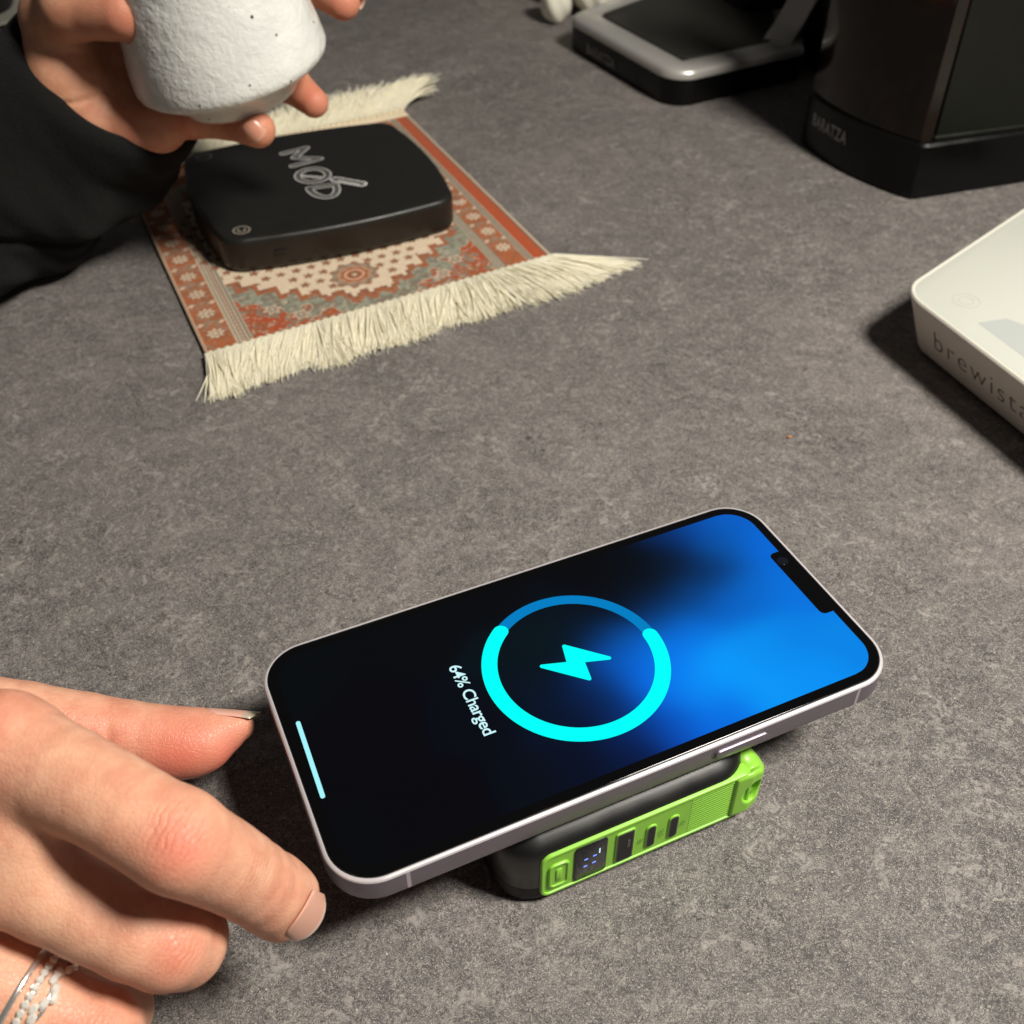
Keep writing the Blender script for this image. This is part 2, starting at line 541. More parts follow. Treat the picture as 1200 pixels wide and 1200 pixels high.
def skin_mat(name, knuckles, base=(.71, .37, .245), red=(.66, .115, .08)):
    """knuckles: (centre mm local, finger direction, radius mm) -> creases across the finger"""
    m, nt, b = mat_new(name); g = NG(nt); V = g.tex()
    tint = g.attr("paint")      # R = redness, G = paleness
    sep = g.N.new('ShaderNodeSeparateColor'); g.L.new(tint, sep.inputs[0])
    mott = g.noise(V, 160, 4, .6, .3); fine = g.noise(V, 900, 3, .6, .2)
    c = g.mix(g.rng(mott, .35, .65), (base[0] * .92, base[1] * .82, base[2] * .80), (min(1, base[0] * 1.06), base[1] * 1.12, base[2] * 1.12))
    c = g.mix(g.math('MULTIPLY', sep.outputs[0], g.rng(mott, .2, .8, .75, 1.1)), c, red)
    c = g.mix(sep.outputs[1], c, (.80, .48, .31))
    c = g.mix(g.math('MULTIPLY', g.rng(fine, .55, .75), .10), c, red)
    nt.links.new(c, b.inputs['Base Color'])
    b.inputs['Subsurface Weight'].default_value = .22
    b.inputs['Subsurface Radius'].default_value = (1.0, .32, .16)
    b.inputs['Subsurface Scale'].default_value = .0028
    b.inputs['Roughness'].default_value = .46
    b.inputs['Specular IOR Level'].default_value = .38
    nt.links.new(g.rng(mott, .3, .7, .40, .54), b.inputs['Roughness'])
    cells = g.voro(V, 950, 'DISTANCE_TO_EDGE')
    h = g.math('ADD', g.math('MULTIPLY', g.rng(cells, 0, .12), .35), g.math('MULTIPLY', fine, .5))
    nrm = g.bump(h, .00017, .8)
    for (ce, d, r, amp) in knuckles:
        d = Vector(d).normalized(); q = Vector((1, 0, 0)).rotation_difference(d).to_euler()
        L = g.mapping(V, [x * MM for x in ce], q, (r * MM, r * MM, r * MM))
        w = g.N.new('ShaderNodeTexWave'); w.wave_type = 'BANDS'; w.bands_direction = 'X'; w.wave_profile = 'SIN'
        w.inputs['Scale'].default_value = 1.9; w.inputs['Distortion'].default_value = 7.5; w.inputs['Detail'].default_value = 2.5
        w.inputs['Detail Scale'].default_value = 1.1
        g.L.new(L, w.inputs['Vector'])
        gd = g.N.new('ShaderNodeTexGradient'); gd.gradient_type = 'SPHERICAL'; g.L.new(L, gd.inputs['Vector'])
        thin = g.math('POWER', g.math('SUBTRACT', 1.0, w.outputs['Fac']), 3.0)
        hgt = g.math('MULTIPLY', g.math('MULTIPLY', thin, g.rng(gd.outputs['Fac'], 0, .5, 0, 1, True)), -1.0)
        nrm = g.bump(hgt, amp * MM, 1.0, nrm)
    nt.links.new(nrm, b.inputs['Normal'])
    return m
m_nail, nt, b = mat_new("fingernail"); g = NG(nt)
nt.links.new(g.attr("paint"), b.inputs['Base Color'])
b.inputs['Roughness'].default_value = .28; b.inputs['Subsurface Weight'].default_value = .15
b.inputs['Subsurface Radius'].default_value = (1, .4, .3); b.inputs['Subsurface Scale'].default_value = .001

# ================================================================== SETTING
v, f = slab(-1500, 1500, -600, 2400, 5, [(0, -30), (0, 0)])
o = mesh_obj("worktop", v, f, m_top, smooth=False); o['kind'] = 'structure'

YAW = math.radians(24.299)
# ================================================================== PHONE
pu, pv = 73.35, 35.75
NL = np.array([-37.29, 108.98])
eu = np.array([math.cos(YAW), math.sin(YAW)]); ev = np.array([-math.sin(YAW), math.cos(YAW)])
def uvw(u, v_, z=0): 
    p = NL + eu * u + ev * v_; return (p[0], p[1], z)
HB = 26.0
phone, PF = thing("smartphone", "pale pink framed smartphone with a lit charging ring, lying on the power bank",
                  "smartphone", uvw(pu, pv, HB + .02), YAW)
def P2(u, v_): return (u - pu, v_ - pv)
X0, Y0 = P2(0, 0); X1, Y1 = P2(146.7, 71.5)
prof = [(1.3, 0), (.6, .12), (.15, .5), (0, 1.0), (0, 6.8), (.04, 7.05), (.14, 7.26), (.34, 7.42), (.62, 7.53), (.84, 7.57), (.9, 7.3)]
v, f = slab(X0, X1, Y0, Y1, 11.5, prof, 14)
mesh_obj("frame", v, f, m_phone_al, phone, autosmooth=60)
v, f = slab(X0, X1, Y0, Y1, 11.5, [(.4, 6.8), (-.01, 6.92), (.03, 7.12), (.12, 7.30), (.32, 7.45), (.60, 7.565), (.82, 7.62), (.93, 7.60), (.96, 7.2)], 14)
mesh_obj("frame_edge", v, f, m_phone_edge, phone, autosmooth=60)
v, f = slab(X0, X1, Y0, Y1, 11.5, [(.94, 7.2), (.94, 7.60), (1.12, 7.64)], 14)
mesh_obj("gasket", v, f, m_phone_gap, phone, autosmooth=60)
v, f = slab(X0, X1, Y0, Y1, 11.5, [(1.15, 7.3), (1.15, 7.65), (1.25, 7.73), (1.5, 7.78)], 14)
glass = mesh_obj("cover_glass", v, f, m_glass_blk, phone, autosmooth=40)
# active screen, scan-line mesh so that the notch can be followed exactly
samples = [  # u, v, sRGB
 (4, 10, (3, 8, 12)), (4, 60, (4, 10, 14)), (20, 36, (2, 7, 13)), (30, 10, (2, 6, 12)), (40, 62, (2, 9, 14)), (44, 30, (1, 10, 20)), (47, 8, (3, 12, 22)),
 (62, 66, (2, 9, 14)), (60, 44, (1, 18, 26)), (70, 45, (1, 20, 28)), (80, 50, (2, 16, 26)), (62, 32, (1, 18, 34)), (62, 20, (1, 16, 36)), (60, 6, (2, 14, 34)),
 (70, 24, (0, 26, 66)), (76, 28, (0, 44, 104)), (83, 41, (0, 34, 74)), (84, 30, (0, 96, 215)), (78, 14, (0, 40, 105)), (72, 6, (0, 22, 60)), (88, 36, (0, 90, 190)),
 (90, 62, (2, 8, 13)), (92, 50, (2, 12, 20)), (104, 60, (2, 10, 16)), (101, 50, (2, 16, 30)), (112, 56, (2, 22, 42)), (118, 66, (0, 34, 84)),
 (126, 67, (0, 76, 172)), (138, 66, (0, 92, 198)), (130, 56, (0, 80, 165)), (139, 52, (0, 102, 218)), (122, 50, (0, 44, 96)), (112, 44, (0, 56, 118)), (100, 42, (0, 58, 124)),
 (128, 40, (0, 98, 200)), (136, 34, (0, 110, 222)), (118, 36, (0, 96, 200)), (104, 33, (0, 112, 228)), (94, 28, (0, 116, 240)), (96, 16, (0, 138, 250)), (106, 20, (0, 150, 252)),
 (118, 22, (0, 138, 242)), (130, 20, (0, 126, 230)), (139, 12, (0, 128, 232)), (126, 8, (0, 140, 246)), (112, 6, (0, 145, 248)), (98, 5, (0, 104, 225)), (86, 10, (0, 76, 190)), (88, 20, (0, 108, 236))]
def lin(c):
    c = np.asarray(c, float) / 255
    return np.where(c <= .04045, c / 12.92, ((c + .055) / 1.055) ** 2.4)
SU = np.array([[s[0], s[1]] for s in samples], float); SCOL = np.array([np.maximum(lin(s[2]) * (0, 1.08, 1.0) - (.0015, .0022, .003), 0) ** .5 for s in samples])
def paint_screen(uv):
    d = ((uv[:, None, :] - SU[None]) ** 2).sum(-1)
    w = np.exp(-d / (2 * 5.5 ** 2)) + 1e-9
    return ((w @ SCOL) / w.sum(1)[:, None]) ** 2
rows = []
vmin, vmax, ul, ur, rc = 3.7, 67.8, 3.7, 143.0, 8.0
for vv in np.concatenate([np.linspace(vmin, vmax, 240), [23.4, 23.42, 48.1, 48.12]]):
    rows.append(vv)
rows = sorted(rows); VV = []; NCOL = 130
for vv in rows:
    dd = 0
    if vv < vmin + rc: dd = rc - math.sqrt(max(rc * rc - (vmin + rc - vv) ** 2, 0))
    if vv > vmax - rc: dd = rc - math.sqrt(max(rc * rc - (vv - vmax + rc) ** 2, 0))
    l, r = ul + dd, ur - dd
    if 23.41 < vv < 48.11:
        e = min(vv - 23.41, 48.11 - vv)
        r = 139.6 + (1.6 - math.sqrt(max(1.6 ** 2 - (1.6 - min(e, 1.6)) ** 2, 0)))
    VV.append(np.column_stack([np.linspace(l, r, NCOL), np.full(NCOL, vv)]))
uvp = np.concatenate(VV)
F = [[i * NCOL + j, i * NCOL + j + 1, (i + 1) * NCOL + j + 1, (i + 1) * NCOL + j] for i in range(len(rows) - 1) for j in range(NCOL - 1)]
ZS = 7.80
scr = mesh_obj("screen", np.column_stack([uvp[:, 0] - pu, uvp[:, 1] - pv, np.full(len(uvp), ZS)]), F, m_screen, phone, smooth=False, colors=paint_screen(uvp))
def on_screen(name, pts_faces, mat):
    v, f = pts_faces; v = np.array(v, float); v[:, 0] -= pu; v[:, 1] -= pv; v[:, 2] += ZS
    return mesh_obj(name, v, f, mat, scr, smooth=False)
def arc_band(cx, cy, r0, r1, a0, a1, z, caps=True, n=90):
    out = []; A = np.radians(np.linspace(a0, a1, n))
    rm, hw = (r0 + r1) / 2, (r1 - r0) / 2
    outer = [(cx + r1 * math.cos(a), cy + r1 * math.sin(a)) for a in A]
    inner = [(cx + r0 * math.cos(a), cy + r0 * math.sin(a)) for a in A]
    v = [(x, y, z) for x, y in outer] + [(x, y, z) for x, y in inner]
    f = [[i, i + 1, n + i + 1, n + i] for i in range(n - 1)]
    if caps:
        for a, sg in ((A[0], -1), (A[-1], 1)):
            c = np.array([cx + rm * math.cos(a), cy + rm * math.sin(a)]); k0 = len(v)
            for k in range(13):
                t = a + sg * math.pi * k / 12
                v.append((c[0] + hw * math.cos(t), c[1] + hw * math.sin(t), z))
            f.append(list(range(k0, len(v))))
    return v, f
on_screen("charging_track", arc_band(73.4, 35.7, 20.3, 23.3, 0, 130, .012, False), m_ringblue)
on_screen("charging_ring", arc_band(73.4, 35.7, 19.75, 23.75, 126.5, 361.5, .02), m_cyan)
bolt = [(83.8, 32.5), (72.9, 42.9), (71.4, 37.0), (63.1, 39.5), (74.5, 28.8), (75.6, 35.0)]
q = round_poly(bolt, [.55, .55, .1, .55, .55, .1], 6)
on_screen("charging_bolt", (np.column_stack([q, np.full(len(q), .02)]), [list(range(len(q)))]), m_cyan)
mb = stroke([(4.75, 46.8), (4.25, 24.9)], .55, .02)
on_screen("home_bar", (mb.verts(), mb.f), m_homebar)
tv, tf = text_mesh("64% Charged", 4.45, .05, .93)
w = tv[:, 0].max() - tv[:, 0].min(); sx = 22.9 / w
tv2 = np.column_stack([43.7 + tv[:, 1] + 0.0, 47.7 - (tv[:, 0] - tv[:, 0].min()) * sx, np.full(len(tv), .02)])
on_screen("charge_text", (tv2, tf), m_white_e)
# earpiece and camera in the notch
v, f = lathe([(0.01, 7.795), (1.5, 7.795), (1.6, 7.785)], 24); v[:, 0] += 141.8 - pu; v[:, 1] += 44.5 - pv
mesh_obj("front_camera", v, f, simple("camera_lens", (.006, .007, .012), .05), phone)
# antenna lines
for u_, side in ((15.4, 0), (133.6, 0), (15.4, 1), (133.6, 1)):
    y0, y1 = (Y0 - .03, Y0 + .9) if side == 0 else (Y1 - .9, Y1 + .03)
    v, f = loops_solid([np.array([(u_ - pu - .45, y0, z), (u_ - pu + .45, y0, z), (u_ - pu + .45, y1, z), (u_ - pu - .45, y1, z)]) for z in (.9, 6.75)])
    mesh_obj("antenna_line", v, f, m_antenna, phone, smooth=False)
for v_ in (14.5, 57):
    for X, s in ((X0, -1), (X1, 1)):
        xs = sorted((X + s * .03, X - s * .9)); y = v_ - pv
        v, f = loops_solid([np.array([(xs[0], y - .45, z), (xs[1], y - .45, z), (xs[1], y + .45, z), (xs[0], y + .45, z)]) for z in (.9, 6.75)])
        mesh_obj("antenna_line", v, f, m_antenna, phone, smooth=False)
v, f = xz_plate(91.2 - pu, 107.4 - pu, 2.35, 5.15, 1.3, [(0, Y0 + .2), (0, Y0 - .02)])
mesh_obj("button_recess", v, f, m_btn_dark, phone, autosmooth=40)
v, f = xz_plate(92.2 - pu, 107.1 - pu, 2.55, 4.95, 1.15, [(0, Y0 + .3), (0, Y0 - .45), (.12, Y0 - .6), (.35, Y0 - .66)])
mesh_obj("side_button", v, f, m_phone_al, phone, autosmooth=40)
v, f = xz_plate(86.2 - pu, 103 - pu, 2.6, 4.9, 1.15, [(.3, 36), (.1, 36.3), (0, 36.5)][:1] + [(0, Y1 - .2), (0, Y1 + .45), (.3, Y1 + .6)])
mesh_obj("volume_button", v[:, :], f, m_phone_al, phone, autosmooth=40)

# ================================================================== POWER BANK
BU, BV = 71.5, 31.7
bank, BF = thing("power_bank", "black power bank with lime green port panel and loop, under the smartphone", "power bank", uvw(BU, BV, 0), YAW)
bx0, bx1, by0, by1 = 37.2 - BU, 104.6 - BU, -2.4 - BV, 66 - BV
prof = [(3.2, 0.25), (1.6, .4), (.8, 1.0), (.35, 1.9), (.1, 3.5), (0, 7)]
v, f = slab(bx0, bx1, by0, by1, 10, prof, 12)
mesh_obj("lower_shell", v, f, m_bank_lo, bank, autosmooth=50)
prof = [(0.12, 7.0), (0, 7.15), (0, 18.4), (.10, 19.4), (.4, 20.4), (1.1, 21.4), (2.2, 22.35), (3.4, 23.15), (4.8, 23.95), (6.4, 24.75), (8.0, 25.4), (9.5, 25.82), (11, 26.0)]
v, f = slab(bx0, bx1, by0, by1, 10, prof, 12)
mesh_obj("upper_shell", v, f, m_bank, bank, autosmooth=50)
FY = by0   # front face
def bxz(u): return u - BU
v, f = xz_plate(bxz(45.6), bxz(103.4), 2.9, 20.2, 2.8, [(0, FY + 3), (0, FY - .25), (.15, FY - .5), (.45, FY - .6), (.85, FY - .5), (.95, FY - .15)], 8)
panel = mesh_obj("port_panel", v, f, m_green, bank, autosmooth=50)
# button
v, f = xz_plate(bxz(47.6), bxz(53.0), 6.0, 15.8, 1.7, [(0, FY), (0, FY - .45), (.2, FY - .75), (.6, FY - .75), (.8, FY - .45)], 6)
btn = mesh_obj("power_button", v, f, m_green, bank, autosmooth=50)
v, f = xz_plate(bxz(49.5), bxz(51.1), 8.4, 13.4, .5, [(0, FY - .3), (0, FY - .62), (.12, FY - .7)], 4)
mesh_obj("button_mark", v, f, m_green, btn, autosmooth=50)
# display
v, f = xz_plate(bxz(54.4), bxz(63.0), 4.1, 18.2, .9, [(0, FY), (0, FY - .42), (.15, FY - .5)], 5)
dsp = mesh_obj("charge_display", v, f, m_disp, bank, autosmooth=50)
for (u0, z0, u1, z1) in ((56.9, 12.4, 57.9, 12.5), (59.2, 12.6, 60.2, 12.7), (56.8, 9.4, 57.8, 9.5), (59.1, 9.6, 60.1, 9.7)):
    v, f = xz_plate(bxz(u0), bxz(u1), z0 - .22, z0 + .3, .15, [(0, FY - .4), (0, FY - .53)], 3)
    mesh_obj("display_segment", v, f, m_blue, dsp, smooth=False)
v, f = xz_plate(bxz(60.75), bxz(61.1), 12.9, 15.0, .15, [(0, FY - .4), (0, FY - .53)], 3)
mesh_obj("display_segment", v, f, m_white_e, dsp, smooth=False)
# ports: a bright surround, a dark well, a tongue
for (u0, u1, z0, z1, r, nm) in ((65.6, 70.2, 4.9, 16.9, .5, "usb_port"), (73.9, 76.3, 5.8, 14.6, 1.1, "usb_c_port"), (80.2, 82.6, 5.8, 14.6, 1.1, "usb_c_port")):
    v, f = xz_plate(bxz(u0 - .3), bxz(u1 + .3), z0 - .4, z1 + .4, r + .25, [(0, FY - .1), (0, FY - .30), (.2, FY - .50)], 5)
    po = mesh_obj(nm, v, f, m_green, bank, autosmooth=50)
    v, f = xz_plate(bxz(u0), bxz(u1), z0, z1, r, [(0, FY - .5), (0, FY - .56), (.3, FY - .56)], 5)
    mesh_obj("port_rim", v, f, m_port, po, autosmooth=50)
    v, f = xz_plate(bxz(u0 + .35), bxz(u1 - .35), z0 + .35, z1 - .35, max(r - .3, .2), [(0, FY - .54), (0, FY - .60)], 5)
    mesh_obj("port_well", v, f, m_port_blk, po, autosmooth=50)
    if nm == "usb_port":
        v, f = xz_plate(bxz(68.4), bxz(69.2), 10.2, 13.2, .2, [(0, FY - .58), (0, FY - .7)], 3)
        mesh_obj("port_tongue", v, f, m_port, po, smooth=False)
# tiny port marks
for (uu, zz, s) in ((72.3, 12.6, "IN"), (78.1, 12.4, "OUT"), (84.0, 12.6, "PD")):
    tv, tf = text_mesh(s, 1.6, .02, 1.0)
    c0 = tv[:, 0].mean()
    vv = np.column_stack([bxz(uu) + tv[:, 1] - .5, np.full(len(tv), FY - .525), zz - 2.4 - (tv[:, 0] - c0)])
    mesh_obj("port_mark", vv, tf, m_print, bank, smooth=False)
# raised field round the usb-c ports
# ribs
for k in range(15):
    z = 4.4 + k * .98
    v, f = xz_plate(bxz(86.0), bxz(100.2), z - .26, z + .26, .2, [(0, FY), (0, FY - .18), (.14, FY - .28)], 3)
    mesh_obj("grip_rib", v, f, m_green_d, bank, autosmooth=50)
# lanyard loop on the corner: a swelling with a hole through it
LOOP = [(bxz(99.0), FY - .1), (bxz(102.6), FY - .35), (bxz(105.6), FY + .3), (bxz(107.9), FY + 2.4), (bxz(108.5), FY + 5.2), (bxz(107.2), FY + 8.4), (bxz(103.6), FY + 10.5)]
def loop_fn(P):
    # a strap that leaves the panel, bends round the corner and returns to the shell; an oval opening is cut in its front
    d = None
    for a, b_ in zip(LOOP[:-1], LOOP[1:]):
        a = np.array(a, np.float32); b_ = np.array(b_, np.float32); ba = b_ - a
        pa = P[..., :2] - a; h = np.clip((pa @ ba) / float(ba @ ba), 0, 1)
        e = np.sqrt(((pa - h[..., None] * ba) ** 2).sum(-1)); d = e if d is None else np.minimum(d, e)
    d = d - .85
    u = P[..., 0] - bxz(103)
    top = 20.0 - .12 * np.maximum(u, 0) ** 2
    bot = 3.4 + .16 * np.maximum(u, 0) ** 2
    d = smax(d, P[..., 2] - top, 1.4); d = smax(d, bot - P[..., 2], 1.4)
    fill = sd_ell(P, (bxz(103.6), FY + 5.0, 13.2), (4.9, 5.4, 7.6))
    d = smin(d, fill, 1.2)
    hole = sd_ell(P, (bxz(103.9), FY + .2, 11.6), (3.0, 4.4, 4.0))
    return smax(d, -hole, .8)
V_, F_ = surface(loop_fn, (bxz(97), FY - 3, 1), (bxz(112), FY + 13, 23), .25)
V_ = newton(loop_fn, V_)
mesh_obj("lanyard_loop", V_, F_, m_green, bank)

# ================================================================== RUG
A_ = np.array([[142.4, -83.3], [80.4, 175.9]]) ; N0 = np.array([-124.1, 357.5])
LS, LT = 163.5, 194.6
rug, RF = thing("miniature_rug", "miniature orange patterned rug with cream fringes, lying under the black square scale", "rug", (-124.1 + 29.5, 357.5 + 128, 0), 0)
def rug_xy(s, t):
    p = N0[None] + np.outer(s / LS, A_[:, 0]) + np.outer(t / LT, A_[:, 1]); return p
ns, ntt = 330, 392
S_, T_ = np.meshgrid(np.linspace(0, LS, ns), np.linspace(0, LT, ntt), indexing='ij')
s = S_.ravel(); t = T_.ravel()
def vnoise(x, y, seed, freq):
    r = np.random.default_rng(seed); G = r.random((64, 64))
    x = x * freq; y = y * freq
    xi = np.floor(x).astype(int); yi = np.floor(y).astype(int); xf = x - xi; yf = y - yi
    xf = xf * xf * (3 - 2 * xf); yf = yf * yf * (3 - 2 * yf)
    a = G[xi % 64, yi % 64]; b_ = G[(xi + 1) % 64, yi % 64]; c = G[xi % 64, (yi + 1) % 64]; d = G[(xi + 1) % 64, (yi + 1) % 64]
    return (a * (1 - xf) + b_ * xf) * (1 - yf) + (c * (1 - xf) + d * xf) * yf
ORA = np.array((.40, .115, .038)); ORB = np.array((.31, .105, .042)); RED = np.array((.42, .078, .022)); CRE = np.array((.72, .58, .42))
TEA = np.array((.22, .225, .17)); BRO = np.array((.20, .09, .045)); GRE = np.array((.33, .23, .15)); DRK = np.array((.10, .07, .06))
Cc = np.tile(ORA, (len(s), 1))
def put(mask, col, a=1.0):
    mask = np.asarray(mask, float) * a
    Cc[:] = Cc * (1 - mask[:, None]) + np.asarray(col)[None] * mask[:, None]
def sm(x, a, b_): 
    q = np.clip((x - a) / (b_ - a), 0, 1); return q * q * (3 - 2 * q)
n3 = vnoise(s, t, 3, .28); n4 = vnoise(s, t, 4, .55); n5 = vnoise(s, t, 5, .9)
put(n3 > .55, ORB, .7); put(sm(n4, .62, .8), GRE, .55)
def flower(cx, cy, r, petals=8, c1=CRE, c2=BRO, aspect=1.0):
    dx = (s - cx) / aspect; dy = t - cy; rr = np.hypot(dx, dy); an = np.arctan2(dy, dx)
    R_ = r * (.80 + .20 * np.cos(petals * an))
    put(rr < R_ + .7, DRK, .35); put(rr < R_, c1, .92); put((rr < R_ * .58), c2, .7); put(rr < R_ * .30, c1, .9)
# borders left and right
for k in range(11):
    y = 12 + k * 17.2
    flower(146.5, y + 9, 4.0); flower(7.6, y + 4, 4.0, 8, CRE * .95, BRO)
    for dx, dy in ((-4.6, 8.5), (4.4, 8.0), (0, 8.6)):
        for cx0, o_ in ((146.5, 9), (7.6, 4)):
            cx, cy = cx0 + dx, y + o_ + dy
            m_ = np.abs(s - cx) * .8 + np.abs(t - cy - .35 * (s - cx)) < 1.5
            put(m_, CRE if dx else GRE, .75)
            m_ = np.abs(np.hypot(s - cx, t - cy + 1) - 2.6) < .35
            put(m_, TEA, .6)
for x0 in (.9, 153.6, 161.8): put(np.abs(s - x0) < .55, CRE * .8, .8)
put(s < .5, GRE, .8)
def lines(x0, x1):
    put((s > x0) & (s < x1), TEA * 1.1, 1)
    for x in np.arange(x0 + .4, x1, 1.5): put(np.abs(s - x) < .32, CRE * .8, .85)
    for x in np.arange(x0 + 1.1, x1, 1.5): put(np.abs(s - x) < .28, DRK * 1.4, .7)
    put((s > x0 + 2.2) & (s < x1 - 2.2) & (np.sin(t * 2.1 + s) > .3), ORB, .6)
lines(13.8, 20.6); lines(135.6, 140.4); lines(151.2, 155.0)
put((s > 155.2) & (s < 161.2), RED, 1); put((s > 161.2) & (s < 162.3), DRK, .9); put(s > 162.3, CRE * .8, .9)
# field
fld = (s > 20.6) & (s < 135.6)
cx, cy = 78.0, 97.3
wob = 3.5 * (vnoise(s, t, 9, .13) - .5)
L1 = (np.abs(s - cx) / 90) ** 1.25 + (np.abs(t - cy) / 85) ** 1.25 + wob * .012
ds_, dt_ = np.round(np.abs(s - cx) / 2.0) * 2.0, np.round(np.abs(t - cy) / 2.0) * 2.0
st_ = (ds_ / 90) ** 1.25 + (dt_ / 85) ** 1.25 + .045 * np.sin(np.arctan2(dt_, ds_ + 1e-3) * 46) + .03 * (n3 - .5)
put(fld, TEA, 1)
put(fld & (n4 > .6), TEA * 1.5, .6); put(fld & (n5 > .72), CRE * .7, .45); put(fld & (n4 < .3), BRO, .45)
cor = fld & (L1 + .09 * np.sin(s * .42) * np.cos(t * .36) > 1.24)
put(fld & (np.abs(L1 + .09 * np.sin(s * .42) * np.cos(t * .36) - 1.24) < .016), CRE, .6)
put(cor, RED * .95, 1); put(cor & (n3 > .6), ORB, .8); put(cor & (n4 > .70), TEA, .8); put(cor & (n5 > .78), CRE * .8, .5)
for (a, b_) in ((34, 22), (122, 22), (34, 172), (122, 172), (44, 12), (112, 13)):
    flower(a, b_, 4.2, 6, CRE * .8, DRK)
    put(np.abs(np.hypot(s - a, (t - b_) * 1.5) - 6.5) < .8, TEA, .7)
med = fld & (st_ < .975)
put(fld & (st_ < 1.06), ORA * .9, .9); put(fld & (st_ < 1.0), DRK, .5); put(med, CRE, 1)
for i in range(-9, 10):
    for j in range(-12, 13):
        a = cx + i * 7.2 + (3.6 if j % 2 else 0); b_ = cy + j * 7.0
        if (abs(a - cx) / 90) ** 1.25 + (abs(b_ - cy) / 85) ** 1.25 < .90 and math.hypot(a - 75.5, b_ - 32) > 12:
            rr = np.hypot(s - a, t - b_); an = np.arctan2(t - b_, s - a)
            put(rr < 2.3 * (.8 + .25 * np.cos(5 * an)), BRO, .95); put(rr < .8, ORA, .9)
for (a, b_) in ((75.5, 32), (80.5, 162)):
    rr = np.hypot(s - a, t - b_); an = np.arctan2(t - b_, s - a)
    put(rr < 12 * (.9 + .1 * np.cos(10 * an)), ORB, .95); put(np.abs(rr - 9.4) < .6, TEA, .9); put(rr < 8.4 + .7 * np.cos(9 * an), GRE * 1.3, .8)
    put(rr < 6.3 + .6 * np.cos(8 * an), ORA, 1); put(np.abs(rr - 4.2) < .5, CRE, .7); put(rr < 2.6, BRO, .9); put(rr < 1.3, CRE, .7)
put((t < 3.2) | (t > LT - 3.2), RED * .9, .9); put(((t > 3.2) & (t < 4.1)) | ((t < LT - 3.2) & (t > LT - 4.1)), DRK, .6)
Cc *= (.90 + .2 * n5 * vnoise(s, t, 12, 2.0))[:, None]
xy = rug_xy(s, t)
rip = .35 * (vnoise(s, t, 21, .05) - .2)
vt = np.column_stack([xy, 1.75 + rip])
idx = np.arange(ns * ntt).reshape(ns, ntt)
Fq = np.stack([idx[:-1, :-1], idx[1:, :-1], idx[1:, 1:], idx[:-1, 1:]], -1).reshape(-1, 4)
mesh_obj("rug_pile", RF.to_local(vt), Fq, m_rug, rug, colors=np.clip(Cc, 0, 1))
c4 = rug_xy(np.array([0, LS, LS, 0]), np.array([0, 0, LT, LT]))
v, f = loops_solid([np.column_stack([c4, np.full(4, z)]) for z in (.05, 1.70)])
v[4:, 2] = 1.66
mesh_obj("backing", RF.to_local(v), f, m_rug_back, rug, smooth=False)
# fringes
def fringe(tpos, sgn, n, seed, length, curl):
    r = np.random.default_rng(seed); mb = MB()
    out = -A_[:, 1] / np.linalg.norm(A_[:, 1]) * sgn
    side = A_[:, 0] / np.linalg.norm(A_[:, 0])
    for k in range(n):
        s0 = (k + r.uniform(-.4, .4)) / n * (LS + 1) - .5
        e = s0 / LS
        clump = .55 * (vnoise(np.array([s0]), np.array([3.0]), seed + 1, .11)[0] - .5) + .6 * (vnoise(np.array([s0]), np.array([5.0]), seed + 3, .42)[0] - .5)
        fan = 1.0 * (max(0, e - .62) / .38) ** 1.5 * curl
        clump *= min(1, e / .12); o2 = np.array([.13, -1.0]) if sgn > 0 else np.array([.10, 1.0])
        o2 = o2 + np.array([.22 * max(0, 1 - e / .12), 0]) * (sgn > 0)
        d = o2 + side * (fan + clump * .55 + r.normal(0, .09 if sgn > 0 else .22)); d /= np.linalg.norm(d)
        Lk = length * (1 + r.normal(0, .05) + .14 * clump + (.25 * max(0, e - .85) / .15 if sgn > 0 else 0)) * (1 - .12 * (vnoise(np.array([s0]), np.array([9.]), seed + 2, .25)[0]))
        p0 = rug_xy(np.array([s0]), np.array([tpos]))[0] - out * 1.0
        bend = side * (r.normal(0, 2.2) + 5 * (vnoise(np.array([s0]), np.array([8.0]), seed + 5, .3)[0] - .5))
        z0 = 2.6 + r.uniform(-.4, .8); zt = .25 + abs(r.normal(0, .55)); hump = r.uniform(.2, 2.0) + (2.5 if r.random() < .05 else 0)
        if sgn < 0: hump += 5 * e; zt += (3 + 14 * max(0, e - .2)) * r.random() ** .7
        m_ = 6; pts = []
        for i in range(m_ + 1):
            u = i / m_
            q = p0 + d * Lk * u + bend * u * u
            z = z0 * (1 - u) + zt * u + hump * 4 * u * (1 - u) * .5
            pts.append((q[0], q[1], max(z, .22)))
        w = r.uniform(.19, .33)
        v, f = tube(pts, [w, w, w, w, w, w * .9, w * .6], 4, False)
        mb.add(v, f)
    return mb
mb = fringe(0, 1, 3300, 31, 31.0, 1.5)
mesh_obj("near_fringe", RF.to_local(mb.verts()), mb.f, m_fringe, rug, kind="stuff")
mb = fringe(LT, -1, 2600, 47, 32.0, 1.0)
mesh_obj("far_fringe", RF.to_local(mb.verts()), mb.f, m_fringe, rug, kind="stuff")
